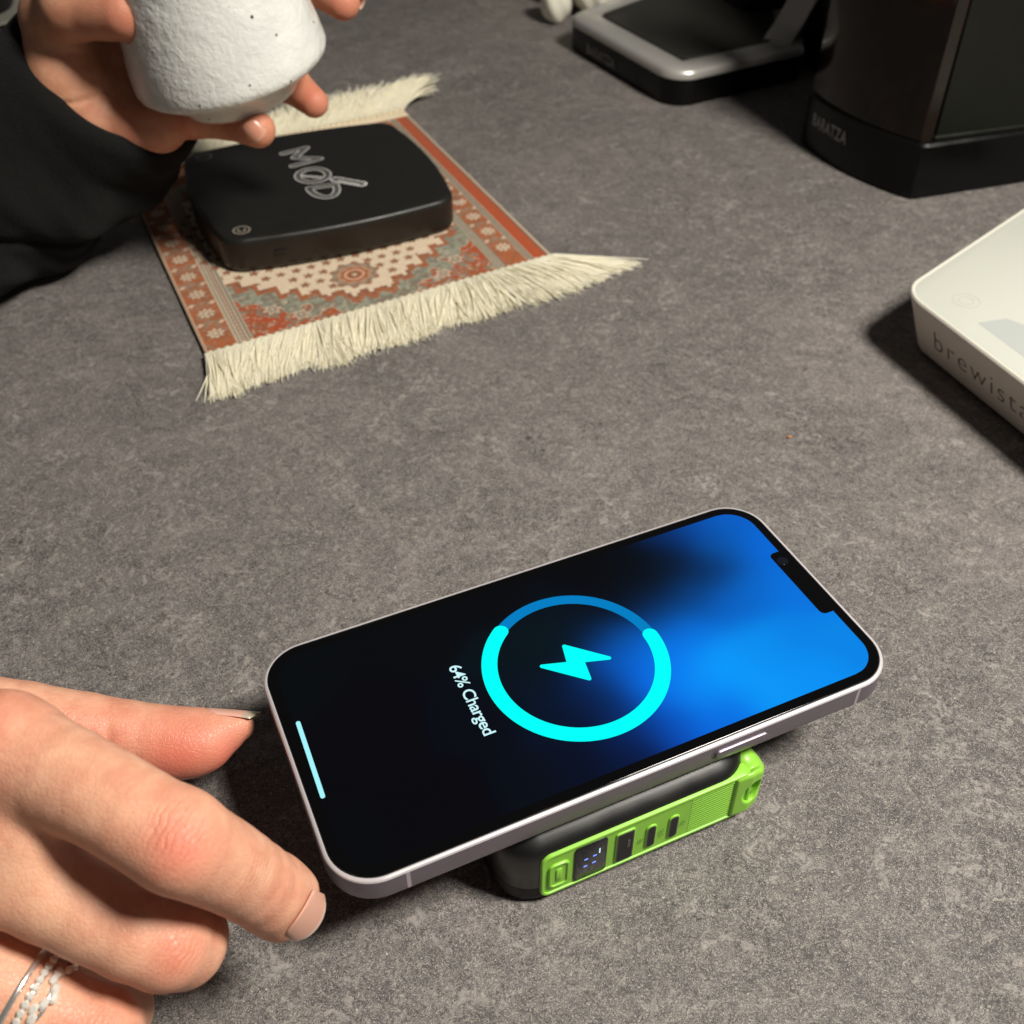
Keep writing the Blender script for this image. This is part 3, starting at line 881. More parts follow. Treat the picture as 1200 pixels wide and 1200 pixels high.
# stitched heading of the fringe
for tpos, sgn in ((1.2, 1), (LT - 1.2, -1)):
    mb = MB(); out = -A_[:, 1] / np.linalg.norm(A_[:, 1]) * sgn; side = A_[:, 0] / np.linalg.norm(A_[:, 0])
    for off, w_, zz in ((0.6, 1.5, 1.6), (3.3, 1.1, 2.0), (5.4, .8, 2.0)):
        a = rug_xy(np.array([-.3]), np.array([tpos]))[0] + out * off; b_ = rug_xy(np.array([LS + .3]), np.array([tpos]))[0] + out * off
        path = [(*(a + (b_ - a) * k / 60), zz + .12 * math.sin(k * 1.7)) for k in range(61)]
        v, f = tube(path, w_, 8); mb.add(v, f)
    nb = 46
    for k in range(nb):
        c = rug_xy(np.array([(k + .5) * LS / nb]), np.array([tpos]))[0] - out * .5
        th = np.linspace(0, 2 * np.pi, 8, endpoint=False)
        L = []
        for ph in (-80, -40, 0, 40, 80):
            p_ = math.radians(ph)
            L.append(np.column_stack([c[0] + side[0] * 1.75 * np.cos(th) * math.cos(p_) + out[0] * 1.9 * np.sin(th) * math.cos(p_),
                                      c[1] + side[1] * 1.75 * np.cos(th) * math.cos(p_) + out[1] * 1.9 * np.sin(th) * math.cos(p_),
                                      np.full(8, 2.1 + 1.2 * math.sin(p_))]))
        v, f = loops_solid(L); mb.add(v, f)
    if sgn < 0:
        a = rug_xy(np.array([0, LS, LS, 0]), np.array([LT - 9, LT - 9, LT + 2, LT + 2])); 
        v, f = loops_solid([np.column_stack([a, np.full(4, z)]) for z in (1.7, 2.5)]); mb.add(v, f)
    mesh_obj("stitched_heading", RF.to_local(mb.verts()), mb.f, m_band, rug, kind="stuff")

# ================================================================== BLACK SQUARE SCALE
BY = math.radians(23.3)
box, XF = thing("coffee_scale", "black square scale with silver outlined lettering, lying on the miniature rug", "scale", (-96, 489, 2.2), BY)
x0, x1, y0, y1 = -56.5, 55.0, -50.0, 53.0
H = 16.3
prof = [(2.2, .0), (.8, .6), (.2, 1.8), (0, 3.5), (0, 13.6)]
v, f = slab(x0, x1, y0, y1, 12, prof, 10, 3.4)
mesh_obj("lower_case", v, f, m_box_side, box, autosmooth=50)
prof = [(.0, 13.65), (.05, 13.8), (.0, 14.0), (.25, 15.2), (.8, 15.9), (1.7, H - .08), (2.6, H)]
v, f = slab(x0, x1, y0, y1, 12, prof, 10, 3.4)
top = mesh_obj("weighing_plate", v, f, m_box, box, autosmooth=50)
def ell(cx, cy, rx, ry, rot=0, n=30, a0=0, a1=360):
    A = np.radians(np.linspace(a0, a1, n)); c, s_ = math.cos(rot), math.sin(rot)
    return [(cx + rx * math.cos(a) * c - ry * math.sin(a) * s_, cy + rx * math.cos(a) * s_ + ry * math.sin(a) * c) for a in A]
letters = {
 "M": [[(-8.3, 32.3), (4.3, 34.6), (-4.4, 25.2), (7.2, 19.0), (-7.6, 15.9)]],
 "O": [ell(-1.3, 1.6, 7.2, 7.6, 0, 36)],
 "slash": [[(-6.4, 3.4), (6.0, -5.6)]],
 "D": [[(-6.6, -12.6), (5.6, -12.8)] + ell(-.5, -12.8, 6.4, 11.6, 0, 18, 0, -180) ],
}
letters["D"] = [[(-6.8, -11.6), (5.6, -12.6)] + ell(-.6, -12.9, 6.3, 11.4, 0, 18, 0, -180)]
for nm, strokes in letters.items():
    for pth in strokes:
        mb = stroke(pth, 1.75 if nm != "slash" else .9, H + .05)
        so = mesh_obj("lettering_outline", mb.verts(), mb.f, m_silver_print, top, smooth=False)
        mb = stroke(pth, 1.35 if nm != "slash" else .35, H + .09)
        mesh_obj("lettering_fill", mb.verts(), mb.f, m_grey_print, top, smooth=False)
mb = stroke([(7.5, -7.2), (17.6, -17.2)], 2.6, H + .05); mesh_obj("lettering_outline", mb.verts(), mb.f, m_silver_print, top, smooth=False)
mb = stroke([(7.7, -7.4), (17.4, -17.0)], 1.9, H + .08); mesh_obj("lettering_fill", mb.verts(), mb.f, m_grey_print, top, smooth=False)
mb = stroke([(8.3, -9.3), (16.2, -17.6)], .35, H + .11); mesh_obj("lettering_line", mb.verts(), mb.f, m_silver_print, top, smooth=False)
def ring_flat(cx, cy, r0, r1, z, a0=0, a1=360, n=40):
    v, f = arc_band(cx, cy, r0, r1, a0, a1, z, False, n); return v, f
v, f = ring_flat(-45.5, -40.5, 3.2, 4.0, H + .05); po = mesh_obj("touch_button", v, f, m_brass, top, smooth=False)
v, f = ring_flat(-45.5, -40.5, 1.2, 2.0, H + .05, 120, 400); mesh_obj("touch_button_mark", v, f, m_brass, top, smooth=False)
v, f = ring_flat(-45.5, 44.5, 3.2, 4.0, H + .05); mesh_obj("touch_button", v, f, m_grey_print, top, smooth=False)
v, f = xz_plate(-34.8, -28.6, 7.6, 9.2, .7, [(0, y0 - .4), (0, y0 - 2.65), (.2, y0 - 2.7)], 4)
mesh_obj("charging_socket", v, f, m_port_blk, box, autosmooth=40)
v, f = xz_plate(-34.6, -30.0, 7.6, 7.9, .12, [(0, y0 - 2.5), (0, y0 - 2.9)], 3)
mesh_obj("socket_lip", v, f, m_gr_side, box, smooth=False)

# ================================================================== WHITE SCALE (right edge)
wsc, WF = thing("kitchen_scale", "cream white scale with dark lettering on its side, cut off by the right edge", "scale", (215, 372, 0), 0)
a1, a2 = math.radians(43.5), math.radians(-68.5)
cn = np.array([151.5, 366.5])
far = cn + 165 * np.array([math.cos(a1), math.sin(a1)]); near = cn + 150 * np.array([math.cos(a2), math.sin(a2)])
opp = np.array([near[0] + 150, near[1] + 70.0])
POLY = np.array([cn, near, opp, far])
rad = [17, 14, 14, 14]
prof = [(9.5, 1.5), (9.2, 2.0), (8.4, 3.2), (0.6, 24.6), (0.0, 25.3), (.1, 25.9), (.6, 26.3), (1.3, 26.35), (1.9, 26.1), (2.2, 25.9)]
v, f = poly_slab(POLY, rad, prof, 10)
mesh_obj("case", WF.to_local(v), f, m_white_side, wsc, autosmooth=50)
v, f = poly_slab(POLY, rad, [(.35, 26.1), (.6, 26.45), (1.4, 26.5), (2.0, 26.15)], 10)
mesh_obj("rim", WF.to_local(v), f, m_white_pl, wsc, autosmooth=50)
v, f = poly_slab(POLY, rad, [(1.9, 25.8), (1.9, 26.25), (2.1, 26.35)], 10)
mesh_obj("glass_top", WF.to_local(v), f, m_white_glass, wsc, autosmooth=50)
v, f = poly_slab(offset_poly(POLY, 14), 8, [(0, .05), (0, 1.6)], 4)
mesh_obj("foot_plate", WF.to_local(v), f, m_gr_black, wsc, smooth=False)
cpt = np.array([174.2, 357.5])
for r0, r1, a0_, a1_ in ((4.9, 5.3, 0, 360), (2.6, 3.0, 0, 360)):
    v, f = ring_flat(cpt[0], cpt[1], r0, r1, 26.39, a0_, a1_); mesh_obj("touch_symbol", WF.to_local(np.array(v)), f, m_sym, wsc, smooth=False)
d2 = np.array([math.cos(a2), math.sin(a2)]); n2_ = np.array([-d2[1], d2[0]])
c0 = np.array([185.0, 344.5])
q = np.array([[173.5, 341.5], np.array([173.5, 341.5]) + d2 * 60, c0 + d2 * 60 + n2_ * 32, c0])
v, f = loops_solid([np.column_stack([q, np.full(4, z)]) for z in (26.36, 26.40)])
mesh_obj("display_window", WF.to_local(v), f, m_grey_glass, wsc, smooth=False)
# lettering on the sloping near-left side
tv, tf = text_mesh("brewista", 13.5, -.18, 1.18)
e0 = offset_poly(POLY, 8.4); bot0, bot1 = e0[0], e0[1]
o3 = np.array([*bot0, 3.2]); t3 = np.array([*POLY[0], 24.6]) ; 
tin = offset_poly(POLY, .6); t3 = np.array([*tin[0], 24.6])
du = np.array([*((bot1 - bot0) / np.linalg.norm(bot1 - bot0)), 0])
upv = t3 - o3; upv = upv - du * (upv @ du); upv /= np.linalg.norm(upv)
nor = np.cross(du, upv); nor = -nor if nor @ np.array([-1, -.3, 0]) < 0 else nor
org = o3 + du * 14.0 + upv * 6.5 + nor * .05
vv = org + np.outer(tv[:, 0] - tv[:, 0].min(), du) * .97 + np.outer(tv[:, 1], upv)
mesh_obj("lettering", WF.to_local(vv), tf, m_dark_print, wsc, smooth=False)

# ================================================================== LARGE GRINDER (right, back)
gb, GF = thing("coffee_grinder", "tall black coffee grinder with a smoked brown front, behind the white scale", "coffee grinder", (235, 560, 0), 0)
G0 = np.array([157.5, 568.0]); G1 = np.array([197.5, 497.0]); G2 = np.array([330, 537.5]); G3 = np.array([290, 680]); G4 = np.array([185, 640])
def grinder_outline(ins):
    mid = []
    for k in range(0, 11):
        u = k / 10; p = G0 + (G1 - G0) * u * .955
        nrm = np.array([-(G1 - G0)[1], (G1 - G0)[0]]); nrm = -nrm / np.linalg.norm(nrm)
        mid.append(p + nrm * 5.5 * 4 * u * (1 - u) if False else p + np.array([-.872, -.491]) * 6.0 * 4 * u * (1 - u))
    gd_ = (G2 - G1) / np.linalg.norm(G2 - G1)
    return offset_poly(np.array(mid + [G1 + gd_ * 1.0 + [-.6, .9], G1 + gd_ * 4.5, G2, G3, G4]), ins)
def gr_slab(ins_z):
    L = []
    for ins, z in ins_z:
        q = grinder_outline(ins)
        L.append(np.column_stack([q, np.full(len(q), z)]))
    return loops_solid(L)
v, f = gr_slab([(2, .1), (.6, 1), (0, 3), (.4, 27), (1.6, 28.2)])
mesh_obj("base", GF.to_local(v), f, m_gr_black, gb, autosmooth=35)
# front bin: the curved part of the outline, raised from the base top
def bin_loops(z, ins, k1=10.0):
    q = grinder_outline(ins)[:11]
    back = q[::-1] + np.array([14, 8.0])
    return np.column_stack([np.concatenate([q, back]), np.full(22, z)])
v, f = loops_solid([bin_loops(28.3, 2.0), bin_loops(30, 1.4), bin_loops(190, 4.5)])
mesh_obj("grounds_bin", GF.to_local(v), f, m_bin, gb, autosmooth=50)
cq = grinder_outline(1.6)
p1, p2 = cq[10], cq[13]
dr = (p2 - p1) / np.linalg.norm(p2 - p1)
q = np.array([p1 + dr * .6, p1 + dr * 6.5, p1 + dr * 6.5 + np.array([-4, 14]), p1 + dr * .6 + np.array([-2, 14.])])
v, f = loops_solid([np.column_stack([q, np.full(4, 28.3)]), np.column_stack([q + np.array([1.5, 1.0]), np.full(4, 190)])])
mesh_obj("edge_strip", GF.to_local(v), f, m_gr_strip, gb, smooth=False)
a = p1 + dr * 8.5
q = np.array([a, p2, G3 - [3, 3], G4 + [8, -2], p1 + np.array([-2, 40])]) + np.array([0.3, 1.0])
q = np.array([p1 + dr * 7.0 + [-.3, 3.2], a, p2, G3 - [3, 3], G4 + [8, -2]])
L = [np.column_stack([offset_poly(q, i_), np.full(5, z)]) for i_, z in ((0, 27.5), (0, 29.5), (.8, 30.2), (3.0, 190))]
v, f = loops_solid(L)
mesh_obj("body", GF.to_local(v), f, m_gr_side, gb, autosmooth=30)
tv, tf = text_mesh("BARATZA", 5.9, .12, 1.12)
qs = grinder_outline(.05)[:11]
seg = np.linalg.norm(np.diff(qs, axis=0), axis=1); cum = np.concatenate([[0], np.cumsum(seg)])
def along(d):
    d = np.clip(d, 0, cum[-1] - 1e-3); k = np.searchsorted(cum, d, side='right') - 1
    tt = (d - cum[k]) / seg[k]
    return qs[k] + (qs[k + 1] - qs[k]) * tt[:, None]
xx = (tv[:, 0] - tv[:, 0].min()); pos = along(xx * 1.05 + 9.0)
nrm = np.array([-.872, -.491])
vv = np.column_stack([pos + nrm * .25, 14.5 + tv[:, 1] * 1.5])
mesh_obj("lettering", GF.to_local(vv), tf, m_gtxt, gb, smooth=False)

# ================================================================== SECOND GRINDER (back)
ga, AF = thing("coffee_grinder", "black coffee grinder foot with silver frame and dark tray, left of the brown fronted grinder", "coffee grinder", (120, 700, 0), 0)
Q = np.array([[35, 724.0], [92, 615.0], [176, 662.0], [190, 760.0], [105, 800.0]])
v, f = poly_slab(Q, [14, 16, 8, 10, 10], [(2.5, .1), (.8, 1), (.3, 3), (0, 15.5)], 8)
mesh_obj("base", AF.to_local(v), f, m_gr_black, ga, autosmooth=40)
def frame_band(Qp, rads, prof, n=8): return poly_slab(Qp, rads, prof, n)
v, f = poly_slab(Q, [14, 16, 8, 10, 10], [(.0, 15.55), (-.2, 16.0), (.2, 18.4), (1.2, 20.0), (2.6, 20.8), (15, 21.2), (17.0, 20.4), (17.6, 18.5)], 8)
mesh_obj("silver_frame", AF.to_local(v), f, m_silver, ga, autosmooth=50)
v, f = poly_slab(offset_poly(Q, 17.0), [8, 8, 6, 6, 6], [(0, 17.0), (0, 21.4), (.8, 21.8), (1.6, 21.4), (2.0, 20.6)], 8)
mesh_obj("tray", AF.to_local(v), f, m_tray, ga, autosmooth=50)
# silver strut rising from the right-hand side of the frame, then the black column
def bar(path, wdt, thk, side):
    side = np.array(side, float); side /= np.linalg.norm(side); L = []
    path = np.array(path, float); T = np.gradient(path, axis=0)
    for p, t_ in zip(path, T):
        t_ = t_ / np.linalg.norm(t_); nn = np.cross(t_, side)
        L.append(np.array([p + side * wdt + nn * thk, p - side * wdt + nn * thk, p - side * wdt - nn * thk, p + side * wdt - nn * thk]))
    return loops_solid(L)
v, f = bar([(160, 668, 19.5), (164, 675, 21.5), (170, 683, 27), (180, 693, 42), (192, 703, 62), (218, 723, 98)], 8.5, 3.0, (.86, -.5, 0))
mesh_obj("silver_strut", AF.to_local(v), f, m_silver, ga, autosmooth=40)
v, f = poly_slab([[186, 672], [204, 680], [219, 745], [190, 750]], 5, [(0, .2), (0, 60), (-3, 200)], 5)
mesh_obj("side_wall", AF.to_local(v), f, m_gr_black, ga, autosmooth=40)
v, f = poly_slab([[150, 726], [215, 742], [220, 800], [120, 800]], 6, [(0, .2), (0, 200)], 5)
mesh_obj("column", AF.to_local(v), f, m_gr_black, ga, autosmooth=40)
tv, tf = text_mesh("BARATZA", 5.2, .05, 1.12)
aa, bb = Q[0], Q[1]; dd_ = (bb - aa) / np.linalg.norm(bb - aa); nn_ = np.array([dd_[1], -dd_[0]])
nn_ = nn_ if nn_ @ np.array([-1, -.5]) > 0 else -nn_
xx = tv[:, 0] - tv[:, 0].min()
vv = np.column_stack([aa + np.outer(xx * 1.35 + 26, dd_) + nn_ * .35, 4.4 + tv[:, 1] * 1.6])
mesh_obj("lettering", AF.to_local(vv), tf, m_gtxt, ga, smooth=False)

# ================================================================== small things at the back
cup2, CF = thing("ceramic_piece", "glossy white rounded ceramic piece with a blue mark, beside the silver framed grinder", "ceramic", (38, 790, 0), 0)
def cer(P):
    a = sd_ell(P, (29, 777, 13), (11, 13, 14)); b_ = sd_ell(P, (59, 792, 17), (19, 15, 18)); c = sd_ell(P, (52, 812, 24), (30, 18, 25))
    d = smin(a, smin(b_, c, 5), 1.6)
    d = d + .5 * np.sin(P[..., 0] * .55 + P[..., 2] * .25)
    return smax(d, -P[..., 2] + .2, 1.0)
V_, F_ = surface(cer, (8, 758, -1), (90, 836, 54), 1.2)
mesh_obj("body", CF.to_local(newton(cer, V_)), F_, m_porc, cup2)
def bluem(P):
    return smax(cer(P) - .35, sd_ell(P, (57, 778, 22), (4.0, 9, 6.0)), .2)
V_, F_ = surface(bluem, (50, 764, 12), (66, 792, 32), .5)
mesh_obj("blue_mark", CF.to_local(V_), F_, m_bluep, cup2)
dish, DF = thing("dish", "beige rounded dish cut off by the top edge, left of the white ceramic piece", "dish", (-8, 868, 0), 0)
v, f = lathe([(24, .3), (30, 1.2), (38, 6), (43, 14), (46, 26), (44.5, 26.5), (41, 14), (36, 7), (.01, 4)], 64)
mesh_obj("bowl", v, f, m_beige, dish, autosmooth=60)
jar, JF = thing("jar", "black jar standing on a grey saucer in the upper left corner", "jar", (-392, 800, 0), 0)
v, f = lathe([(30, 5), (34, 6), (35, 10), (35, 90), (33, 93), (.01, 93.5)], 64)
mesh_obj("body", v, f, m_blackjar, jar, autosmooth=50)
sau, SF = thing("saucer", "grey glazed saucer under the black jar in the upper left corner", "saucer", (-392, 800, 0), 0)
v, f = lathe([(30, .2), (44, .8), (54, 3.6), (55, 4.6), (54, 5.0), (44, 3.0), (.01, 2.6)], 72)
mesh_obj("plate", v, f, m_saucer, sau, autosmooth=60)

# ================================================================== CUP held in the far hand
CC = np.array([-98.2, 384.5, 96.0])       # foot centre
tilt = math.radians(9.5)
cup, _ = thing("ceramic_cup", "white rough glazed ceramic cup held up by the far hand over the black scale", "cup", tuple(CC), 0)
cup.rotation_euler = (math.radians(4), -tilt, 0); cup.scale = (1.14, 1.14, 1.14)
cup.location = [(c * 1.14 - k) * MM for c, k in zip(CC, (0, 0, 33.6))]
pr_ = [(17.0, .6), (19.5, 0), (20.4, .5), (21.4, 2.6), (24.0, 4.6), (32.2, 9.6), (33.9, 11.1), (34.5, 12.8), (34.5, 15), (33.9, 20), (32.3, 30), (30.3, 42), (28.6, 54), (27.5, 64), (27.4, 74), (26.2, 75), (25.2, 74), (25.4, 60), (28, 42), (30, 26), (28, 14), (.01, 8)]
# foot underside
full = [(.01, 2.0), (15.5, 2.0)] + pr_
n_ = 160
dense = []
for (r0, z0), (r1, z1) in zip(full[:-1], full[1:]):
    k = max(1, int(math.hypot(r1 - r0, z1 - z0) / 1.0))
    for i in range(k): dense.append((r0 + (r1 - r0) * i / k, z0 + (z1 - z0) * i / k))
dense.append(full[-1])
v, f = lathe(dense, n_)
# hand-made irregularity as real relief
ang = np.arctan2(v[:, 1], v[:, 0]); rr = np.hypot(v[:, 0], v[:, 1])
bmp = .30 * (vnoise(ang * 24 + 200, v[:, 2] + 80, 61, .33) - .5) + .25 * np.sin(ang * 2 + .8)
bmp *= np.clip((v[:, 2] - 7) / 4, .25, 1)
v[:, 0] += np.cos(ang) * bmp; v[:, 1] += np.sin(ang) * bmp
cb = mesh_obj("body", v, f, m_cup, cup)

# ================================================================== HANDS
def paint_skin(V, spots, pale=()):
    c = np.zeros((len(V), 3))
    for (x, y, z, r, a) in spots:
        d2_ = ((V - np.array([x, y, z])) ** 2).sum(1); c[:, 0] = np.maximum(c[:, 0], a * np.exp(-d2_ / (2 * (r * .5) ** 2)))
    for (x, y, z, r, a) in pale:
        d2_ = ((V - np.array([x, y, z])) ** 2).sum(1); c[:, 1] = np.maximum(c[:, 1], a * np.exp(-d2_ / (2 * (r * .5) ** 2)))
    return c

def nail(name, parent, FR, o_, d, n_, L, W, H_=None, arch=1.0, free=.10, droop=.18, col=(.66, .36, .28), edge=(.80, .74, .64)):
    """curved plate: o_ = middle of the cuticle, d = towards the tip, n_ = outward"""
    d = np.array(d, float); d /= np.linalg.norm(d); n_ = np.array(n_, float); n_ -= d * (n_ @ d); n_ /= np.linalg.norm(n_)
    s_ = np.cross(d, n_); A = np.linspace(-1, 1, 17); B = np.linspace(0, 1, 17); rows = []
    cols = []
    for b_ in B:
        for a in A:
            th = a * math.radians(58)
            wl = W * (1 - .10 * (1 - b_)) 
            xs = wl * math.sin(th) / math.sin(math.radians(58))
            hz = wl * arch * (math.cos(th) - 1)
            ys = L * b_
            # rounded cuticle and free edge
            ys += (1 - b_) * L * .22 * a * a - b_ * L * .20 * a * a
            rows.append(np.array(o_) + d * ys + s_ * xs + n_ * (hz - droop * L * b_ * b_))
            fe = 1 / (1 + math.exp(-(b_ - (1 - free)) * 60)); lun = math.exp(-((b_ / .16) ** 2)) * .25
            cols.append(np.array(col) * (1 - fe) + np.array(edge) * fe + lun * np.array([.06, .09, .09]))
    V1 = np.array(rows); V2 = V1 - n_ * .45
    n = 17; Fs = []
    for i in range(n - 1):
        for j in range(n - 1):
            a = i * n + j; Fs.append([a, a + 1, a + n + 1, a + n]); b_ = a + n * n; Fs.append([b_, b_ + n, b_ + n + 1, b_ + 1])
    for k in range(n - 1):
        for (p, q) in ((k, k + 1), ((n - 1) * n + k + 1, (n - 1) * n + k), ((k + 1) * n, k * n), (k * n + n - 1, (k + 1) * n + n - 1)):
            Fs.append([q, p, p + n * n, q + n * n])
    return mesh_obj(name, FR.to_local(np.concatenate([V1, V2])), Fs, m_nail, parent, colors=np.concatenate([cols, cols]), autosmooth=70)

def spline(pts, n=3):
    """Catmull-Rom refinement of a limb so that its thickness changes without knots"""
    A = np.array(pts, float); E = np.vstack([2 * A[0] - A[1], A, 2 * A[-1] - A[-2]]); out = []
    for i in range(1, len(E) - 2):
        p0, p1, p2, p3 = E[i - 1:i + 3]
        for k in range(n):
            t = k / n
            out.append(.5 * (2 * p1 + (p2 - p0) * t + (2 * p0 - 5 * p1 + 4 * p2 - p3) * t * t + (3 * p1 - p0 - 3 * p2 + p3) * t ** 3))
    out.append(A[-1])
    return [tuple(q) for q in out]
# ---------------- near hand
nh, NF = thing("person", "bare right hand with rings, thumb and forefinger reaching for the end of the lit smartphone", "hand", (-110, 120, 0), 0)
I = [(-96.4, 117.1, 75.0, 9.9), (-82.0, 110.3, 75.3, 9.2), (-71, 104.8, 75.0, 8.6), (-60.6, 100.0, 71.8, 8.7), (-56.4, 101.0, 64.5, 8.3), (-52.8, 102.6, 56.0, 7.9), (-47.0, 105.2, 39.6, 7.5)]
Mf = [(-106.5, 104.2, 63.9, 9.6), (-87.0, 98.9, 55.5, 8.9), (-66.8, 94.2, 45.0, 8.7), (-67.6, 103.1, 31.0, 7.6), (-75.0, 111.1, 21.5, 7.0)]
Rf = [(-111.9, 93.0, 47.5, 9.6), (-97, 88.0, 40.5, 9.0), (-80.8, 83.0, 30.8, 8.6), (-83.5, 93.0, 17.6, 7.5), (-94, 98.0, 10.4, 7.0)]
Pf = [(-122, 80.0, 34.0, 9.0), (-107, 75.0, 26, 8.0), (-93, 70.0, 18, 7.6), (-97, 80, 9.4, 6.8)]
Tf = [(-150.0, 150.0, 44.0, 12.5), (-119.5, 155.8, 31.5, 9.8), (-96.4, 157.0, 24.0, 8.8), (-85.7, 157.6, 21.8, 8.2), (-77.2, 159.0, 21.4, 6.9), (-70.0, 161.4, 22.2, 3.9)]
W_ = (-182.0, 132.0, 54.0)
NAILS1 = [((-41.4, 99.9, 45.4), (.16, .24, -.95), (.82, -.55, .12), 11.0, 5.3, .55)]
IS, MS, TS = spline(I), spline(Mf), spline(Tf, 2)
def hand1(P):
    ix = chain(P, IS, .8)
    # knuckle swelling and pad
    ix = smin(ix, sd_ell(P, (-59.6, 99.6, 72.6), (8.0, 8.9, 8.4)), 2.0)
    ix = smin(ix, sd_ell(P, (-49.0, 106.5, 40.5), (6.6, 7.0, 9.0)), 3.0)
    md = chain(P, MS, .8); rg = chain(P, Rf, 2.0); pk = chain(P, Pf, 2.0)
    th = chain(P, TS, .8)
    th = smin(th, sd_ell(P, (-84, 154.5, 20.6), (11.5, 6.0, 6.6)), 4.0)   # pulp
    palm = None
    for a, r in ((I[0], 10.6), (Mf[0], 11.0), (Rf[0], 10.8), (Pf[0], 10.5)):
        d = sd_cone(P, a[:3], W_, r * .92, 16.0)
        palm = d if palm is None else smin(palm, d, 6.0)
    thm = sd_cone(P, Tf[0][:3], W_, 13.0, 17.0)
    web = sd_cone(P, (-128, 138, 48), (-112, 124, 62), 9.0, 9.5)
    palm = smin(smin(palm, thm, 8.0), web, 8.0)
    palm = smin(palm, sd_cone(P, (-105, 112, 70), (-90.0, 104.0, 65.0), 10.0, 7.0), 5.0)
    arm = sd_cone(P, W_, (-290.0, 120.0, 58.0), 20.0, 27.0)
    palm = smin(palm, arm, 14.0)
    f = smin(palm, ix, 5.5)
    f2 = smin(smin(md, rg, 1.2), pk, 1.2)
    w = smin(md, palm, 6.0); w = smin(w, smin(rg, palm, 6.0), .8); w = smin(w, smin(pk, palm, 6.0), .8)
    f = smin(f, w, 1.3)
    f = smin(f, smin(th, palm, 6.0), .8)
    # joint creases
    def groove(Q, c, ax, depth, wdt, rad_):
        c = np.array(c, np.float32); ax = np.array(ax, np.float32); ax = ax / np.linalg.norm(ax)
        p = Q - c; al = p @ ax; ra_ = np.sqrt(np.maximum((p * p).sum(-1) - al * al, 0))
        return depth * np.exp(-(al / wdt) ** 2) * np.exp(-(np.maximum(ra_ - rad_, 0) / 3) ** 2)
    f = f + groove(P, (-52.2, 105.5, 62.0), (6.6, 1.2, -14.5), .45, .8, 9) * 0 + groove(P, (-97.5, 150.0, 22), (1, .15, 0), .55, 1.0, 10)
    for (no, nd, nn, L_, Wn, dep) in NAILS1:
        nd = np.array(nd, np.float32); nd /= np.linalg.norm(nd); nn = np.array(nn, np.float32); nn -= nd * (nn @ nd); nn /= np.linalg.norm(nn)
        Q_ = P - np.array(no, np.float32) - nd * L_ * .62; a_ = (Q_ @ nd) / (L_ * .68); b_ = (Q_ @ np.cross(nd, nn)) / (Wn * 1.06); c_ = Q_ @ nn
        f = f + dep * np.exp(-(a_ ** 2 + b_ ** 2) ** 3) * (c_ > -4)
    return f
V_, F_ = surface(hand1, (-190, 60, -1), (-30, 180, 98), .8)
V_ = newton(hand1, V_)
spots = [(-57.0, 95, 79, 9, .62), (-55, 94, 77, 5, .45), (-62, 88, 51, 8, .42), (-78, 79, 38, 10, .35), (-82, 150, 24, 17, .75), (-73, 154, 20, 13, .7), (-98, 150, 28, 16, .45), (-100, 116, 84, 16, .45), (-45, 100, 52, 9, .15),
         (-108, 97, 72, 14, .22)]
pale = [(-88, 96, 64, 14, .35), (-45, 100, 46, 8, .10)]
kn = [((-57.0 + 110, 97.0 - 120, 80.5), (.96, -.3, -.35), 8.0, .085), ((-49.5 + 110, 100 - 120, 61.5), (.45, .15, -.85), 6.5, .07),
      ((-62.5 + 110, 89.5 - 120, 51.5), (.75, -.2, -.6), 7.0, .08), ((-95 + 110, 150 - 120, 24), (1, .1, -.1), 6.0, .10), ((-77 + 110, 79 - 120, 38), (.8, -.2, -.5), 7.0, .08)]
m_skin1 = skin_mat("skin_near_hand", kn)
hand_o = mesh_obj("hand", NF.to_local(V_), F_, m_skin1, nh, colors=paint_skin(V_, spots, pale))
# nails
nail("fingernail", nh, NF, (-41.6, 100.05, 45.4), (.16, .24, -.95), (.82, -.55, .12), 11.5, 5.2, arch=.72, free=.07, droop=.04, col=(.72, .385, .285), edge=(.82, .68, .58))
nail("fingernail", nh, NF, (-78.5, 164.5, 25.6), (1.0, .10, -.22), (.10, .86, .50), 14.0, 5.0, arch=.75, free=.24, droop=.03, edge=(.42, .36, .27))

